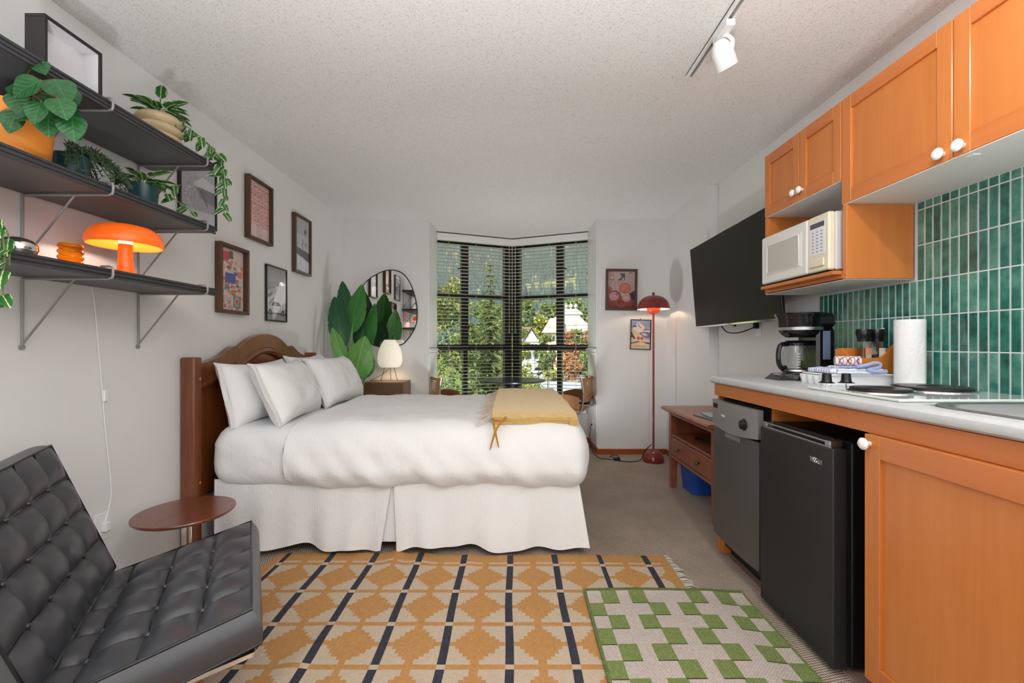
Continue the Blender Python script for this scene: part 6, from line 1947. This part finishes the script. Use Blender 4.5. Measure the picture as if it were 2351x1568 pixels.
cord = spline([(fx-.012, fy+.02, .16), (fx-.07, fy+.03, .10), (fx-.115, fy+.02, .012), (fx-.20, fy-.03, .005), (fx-.30, fy-.02, .005), (fx-.36, fy+.02, .005)], 8)
MB().tube(cord, .0042, 6).build('power_cord', M['dark_rubber'], fl_)
MB().box(1.005, 1.065, fy+.005, fy+.055, .002, .028, .006).build('foot_switch', M['dark_rubber'], fl_)
MB().tube(spline([(1.06, fy+.04, .006), (1.03, fy+.10, .008), (.99, fy+.13, .014), (1.04, fy+.16, .02), (1.08, fy+.12, .010), (1.04, fy+.05, .006)], 8), .0036, 6).build('cord_loop', M['dark_rubber'], fl_)
MB().tube(spline([(1.008, fy+.03, .006), (.94, fy+.07, .005), (.885, fy+.10, .005), (.858, 4.46, .006), (.850, 4.60, .03), (.848, 4.70, .12), (.855, 4.72, .20), (.862, 4.72, .262), (.875, 4.715, .27)], 8), .0036, 6).build('power_cord', M['dark_rubber'], fl_)
MB().cyl((.864, 4.715, .27), (.881, 4.715, .27), .010, n=10).build('plug', M['dark_rubber'], fl_)
outlet((BRX-.0125, 4.715, .285), (-1, 0, 0), 'white wall outlet on the bay return behind the bed')

# ------------------------------------------------------------------ dining set in the bay
M['smoked_top'] = mat('dark_smoked_glass_top', S(44, 46, 48), .22)
dt = thing('dining_table', 'round dark pedestal table in the window bay', 'table', (.01, 4.90, 0))
MB().lathe([(0, .722), (.36, .722), (.376, .728), (.380, .735), (.376, .740), (0, .740)], (.01, 4.90, 0), 64).build('table_top', M['smoked_top'], dt, smooth=30)
MB().lathe([(0, 0), (.21, 0), (.21, .012), (.15, .03), (.07, .07), (.035, .16), (.028, .30), (.030, .45), (.045, .60), (.075, .70), (.082, .722), (0, .722)], (.01, 4.90, 0), 36).build('pedestal', mat('black_pedestal', S(20, 20, 22), .6, spec=.2), dt, smooth=60)
M['cane'] = mat('woven_cane', S(196, 160, 112), .6, bmp=(140, .4, (1, 1, 1)))
M['cane_frame'] = wood('honey_beech', S(176, 122, 70), S(198, 144, 90), .4, (1, 1, .1), 24, .1)
M['rattan'] = mat('brown_woven_rattan', S(128, 84, 46), .6, var=(.35, 60, (1, 1, 6)), bmp=(120, .6, (1, 1, 5)))
def cane_chair(label, loc, rz):
    """cantilever chair facing local +X"""
    t = thing('dining_chair', label, 'chair', loc, rz, group='cantilever cane chairs in the bay', local=True)
    hw = .225
    for s in (-1, 1):
        y = s*hw
        MB().tube(spline([(-.205, y, .80), (-.225, y, .66), (-.215, y, .52), (-.19, y, .445), (-.13, y, .428), (.10, y, .43), (.20, y, .43), (.235, y, .40), (.24, y, .33), (.235, y, .06), (.20, y, .014), (.12, y, .012), (-.20, y, .012)], 5), .011, 8).build('chrome_tube', M['chrome'], t)
    MB().cyl((-.20, -hw, .012), (-.20, hw, .012), .011, n=8).build('rear_tube', M['chrome'], t)
    def back(u, v):
        y = (u*2-1)*(hw-.02); zz = .545+.245*v
        return Vector((-.214-.03*(1-(u*2-1)**2)-.012*math.sin(math.pi*v), y, zz))
    fr = MB().sheet(lambda u, v: back(u*.16, v), 3, 8, .022).sheet(lambda u, v: back(.84+.16*u, v), 3, 8, .022).sheet(lambda u, v: back(u, v*.16), 8, 3, .020).sheet(lambda u, v: back(u, .88+.12*v), 8, 3, .020).build('backrest_frame', M['cane_frame'], t)
    for k in range(9):
        v = .19+.075*k
        MB().sheet(lambda u, w: back(.15+.7*u, v+.05*w), 8, 1, .004).build('cane_strip', M['cane'], fr)
    MB().obox((-.20, -.21, .436), (.42, 0, 0), (0, .42, 0), (0, 0, .022), .006).build('seat_frame', M['cane_frame'], t)
    MB().box(-.16, .18, -.17, .17, .458, .462).build('seat_cane', M['cane'], t)
    for s in (-1, 1):
        def arm(u, v, s=s): 
            a = -.19+.30*u
            return (a, s*(hw+.018+.03*math.sin(math.pi*u)), .60+.03*math.sin(math.pi*u)-.13*v*(1-.3*u))
        MB().sheet(arm, 10, 5, .018).build('rattan_arm', M['rattan'], t, smooth=60)
cane_chair('cane backed chrome chair at the right side of the dining table', (.60, 4.70, 0), R(158))
cane_chair('cane backed chrome chair at the left side of the dining table', (-.60, 4.70, 0), R(22))

# ------------------------------------------------------------------ ceiling track light
tk = thing('track_light', 'white ceiling track with a swivelling spot head', 'track light', (.86, 1.0, CZ-.03))
MB().box(.842, .852, -.6, 2.10, CZ-.020, CZ-.0005).box(.868, .878, -.6, 2.10, CZ-.020, CZ-.0005).box(.842, .878, -.6, 2.10, CZ-.006, CZ-.0005).build('track', M['trim_white'], tk)
MB().box(.853, .867, -.6, 2.098, CZ-.010, CZ-.007).build('conductor', M['grey_wire'], tk)
def head(y, aim, lit):
    p = Vector((.862, y, CZ-.05)); aim = Vector(aim).normalized()
    b = MB().box(.846, .882, y-.07, y+.055, CZ-.045, CZ-.018, .004)
    o = b.build('adapter', M['trim_white'], tk)
    c = p + Vector((0, 0, -.055)) + aim*.01
    s = aim.cross(Vector((0, 0, 1))).normalized()
    MB().tube(spline([c + s*.038, c + s*.040 + Vector((0, 0, .035)), p + Vector((0, 0, .004)) + s*.015, p + Vector((0, 0, .004)) - s*.015, c - s*.040 + Vector((0, 0, .035)), c - s*.038], 5), .004, 6, flat=2.0).build('yoke', M['trim_white'], o)
    MB().lathe([(0, -.056), (.020, -.054), (.030, -.040), (.038, -.022), (.041, -.010), (.041, .055), (.037, .055), (.034, .0), (0, 0)], c, 24, aim).build('spot_can', M['trim_white'], o, smooth=40)
    if lit:
        MB().lathe([(0, .002), (.029, .002)], c + aim*.03, 20, aim).build('lamp_face', emit('spot_face', (1, .95, .88), 30), o)
        ld = bpy.data.lights.new('spot_lamp', 'SPOT'); ld.energy = TRACK_SPOT; ld.spot_size = R(150); ld.spot_blend = .7; ld.shadow_soft_size = .05; ld.color = (1, .96, .90)
        lo_ = bpy.data.objects.new('spot_lamp', ld); COL.objects.link(lo_); lo_.parent = o
        lo_.location = (c + aim*.05) - ORG[tk.name]
        lo_.rotation_euler = Vector((0, 0, -1)).rotation_difference(aim).to_euler()
head(1.78, (.55, .35, -.9), False)
head(.75, (.35, .55, -.75), True)
head(.0, (-.6, .5, -.7), True)
# ------------------------------------------------------------------ rugs
M['rug_weave'] = printed('flat_woven_wool', .95, (330, .25, .10))
cs_ = .0078
RX0, RX1, RY0, RY1 = -1.26, .812, .82, 2.335
w, h = int((RX1-RX0)/cs_), int((RY1-RY0)/cs_)
OCH, CRM, NAV = np.array((186, 138, 84.)), np.array((194, 176, 154.)), np.array((56, 57, 66.))
xs = RX0 + (np.arange(w)+.5)*(RX1-RX0)/w; ys = RY1 - (np.arange(h)+.5)*(RY1-RY0)/h
Xg, Yg = np.meshgrid(xs, ys)
PX, PY = .238, .235
cu = ((Xg + .012)/PX) % 1.0; cv = ((Yg - 1.761)/PY) % 1.0
du = np.minimum(cu, 1-cu); dv = np.minimum(cv, 1-cv)          # 0 on stripe / crossing, .5 in the diamond centre
eu, ev = .5-du, .5-dv
img = np.ones((h, w, 3))*CRM
lim = np.select([ev < .055, ev < .13, ev < .20, ev < .27, ev < .335], [.44, .335, .27, .20, .13], .065)
img[eu < lim] = OCH
img[ev < .03] = OCH
img[dv < .045] = OCH
st = du < .062
img[st] = NAV
img[st & (dv < .055)] = CRM
top_ = Yg > 2.255
img[top_ & ~st] = OCH
img[(Xg > .762)] = OCH
img[(Xg < -1.22)] = OCH
img += rp.randn(h, w, 1)*3
img = np.clip(img, 0, 255)
def rug_pt(u, v):
    x = RX0 + (RX1-RX0)*u; y = RY0 + (RY1-RY0)*v
    rip = math.exp(-((y-2.34)/.16)**2)
    zz = .0085 + rip*(.014*math.exp(-((x+.62)/.035)**2) + .008*math.exp(-((x+.50)/.04)**2) + .007*math.exp(-((x+.22)/.03)**2)) + .0015*nz(x*7, y*7)
    zz += .010*math.exp(-(((x+.75)-(y-1.6)*.25)/.05)**2)*math.exp(-((y-1.62)/.16)**2)
    yy = y + rip*(.014*math.exp(-((x+.62)/.05)**2) + .010*math.exp(-((x+.46)/.04)**2)) + .006*math.sin(x*6)*rip + rip*.030*max(0, -x)/1.2
    xx = x + .006*math.sin(y*9)*.5
    return (xx, yy, zz)
rug = thing('ochre_rug', 'ochre flat woven rug with stepped diamonds and dark stripes', 'rug', (-.2, 1.6, 0))
ink_mesh('rug_field', img, rug_pt, M['rug_weave'], rug, th=.0078)
b = MB(); rg = random.Random(6)
for k in range(110):
    y = RY0 + (RY1-RY0-.01)*k/109; L = rg.uniform(.030, .055)
    a = rg.uniform(-.6, .6)
    b.tube(spline([(RX1-.002, y, .006), (RX1+L*.5, y+a*L*.3, .010), (RX1+L, y+a*L, .004)], 3), [.0022]*5+[.0016, .0008], 5)
b.build('fringe', mat('cream_rug_fringe', S(206, 200, 190), .9), rug, kind='stuff')
# small green checked rug
GX0, GX1, GY0, GY1 = .322, 1.048, .95, 1.985
gs = .006
w, h = int((GX1-GX0)/gs), int((GY1-GY0)/gs)
GRN, LIN = np.array((120, 136, 80.)), np.array((190, 179, 170.))
A = [(0, 1), (1, 1), (0, .75), (1, 1), (0, 2.65), (1, 1), (0, .75), (1, 1), (0, 1)]
B = [(1, 1), (0, 2.75), (1, 1), (0, .75), (1, 1), (0, 2.75), (1, 1)]
def row(seq, n):
    t_ = sum(q for _, q in seq); out = np.zeros(n, int); x = 0
    for c_, q in seq:
        a_, b_ = int(round(x/t_*n)), int(round((x+q)/t_*n)); out[a_:b_] = c_; x += q
    return out
ra, rb = row(A, w), row(B, w)
img = np.zeros((h, w, 3))
for j in range(h):
    y = j*gs; k = int(max(0, y-.012)/.0855)
    r_ = ra if k % 2 == 0 else rb
    img[j] = np.where(r_[:, None] == 1, GRN, LIN)
    if 0 < ((y-.012) % .0855) < gs and k > 0:
        pr_ = rb if k % 2 == 0 else ra
        img[j] = np.where(pr_[:, None] == 1, GRN*.62, img[j])  # shade of the raised green cells, painted as a dark line
bd_ = 2
img[:bd_+1] = GRN*.82; img[-bd_:] = GRN*.82; img[:, :bd_] = GRN*.86; img[:, -bd_:] = GRN*.95
yy_, xx_ = np.mgrid[0:h, 0:w]
img *= (1 + .05*(((xx_+yy_) % 2)*2-1))[..., None]
img = np.clip(img + rp.randn(h, w, 1)*5, 0, 255)
def grug_pt(u, v):
    x = GX0 + (GX1-GX0)*u; y = GY0 + (GY1-GY0)*v
    over = 1/(1+math.exp((x-.93)/.022))
    zz = .0105 + .0105*over + .008*math.exp(-((y-GY1)/.03)**2)*(.4+.6*abs(math.sin(u*4+.6))) + .001*nz(x*8, y*8, 4)
    return (x + .010*(v-.5)*2*.6, y + .006*math.sin(u*3.2), zz)
ink_mesh('green_rug', img, grug_pt, M['rug_weave'], th=.0085, label='small green and cream checked rug in front of the fridge', cat='rug')
# ------------------------------------------------------------------ fill lights added out of view
t = thing('fill_globe', 'added white fill light globe hanging above the viewer', 'lamp', (.1, .70, 1.93))  # unseen globe added to brighten the room from above
MB().sphere((.1, .70, 2.13), .20, 24, 16).build('globe', emit('fill_globe_glow', (.97, .98, 1.0), FILL_GLOBE), t)
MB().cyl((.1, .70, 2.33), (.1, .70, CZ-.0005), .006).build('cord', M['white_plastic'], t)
def uplight(ux, uy, label, k=1.0, tilt_=24):  # cans added out of view to brighten ceiling and walls
    t = thing('fill_uplight', label, 'lamp', (ux, uy, 0), group='added fill lights on the floor')
    MB().lathe([(0, 0), (.16, 0), (.165, .01), (.165, .20), (.155, .20), (.15, .05), (0, .05)], (ux, uy, 0), 28).build('can', M['black_plastic'], t)
    ld = bpy.data.lights.new('uplight', 'AREA'); ld.shape = 'DISK'; ld.size = .24; ld.spread = R(172); ld.energy = FILL_UPLIGHT*k; ld.color = (.98, .985, 1.0)
    lo_ = bpy.data.objects.new('uplight', ld); COL.objects.link(lo_); lo_.parent = t
    lo_.location = (0, 0, .195); lo_.rotation_euler = (math.pi+R(tilt_), 0, 0)
uplight(-.10, -.35, 'added fill light in a black can on the floor nearest the ochre rug')
uplight(.35, -.75, 'added fill light in a black can on the floor beside the kitchen aisle')
uplight(.12, 4.14, 'added fill light in a black can on the floor between bed and bay', .17, -12)  # added behind the bed to lift the far ceiling
# ------------------------------------------------------------------ mountain haze
hz = bpy.data.materials.new('valley_haze'); hz.use_nodes = True
nt = hz.node_tree; nt.nodes.clear()
o = nt.nodes.new('ShaderNodeOutputMaterial'); v = nt.nodes.new('ShaderNodeVolumeScatter')
v.inputs['Color'].default_value = (.62, .79, 1.0, 1); v.inputs['Density'].default_value = .0030; v.inputs['Anisotropy'].default_value = .2
nt.links.new(v.outputs[0], o.inputs['Volume'])
MB().box(-560, 560, 228, 960, GZ-2, 420).build('valley_haze', hz, kind='stuff', label='thin blue haze lying over the mountainside', cat='haze')
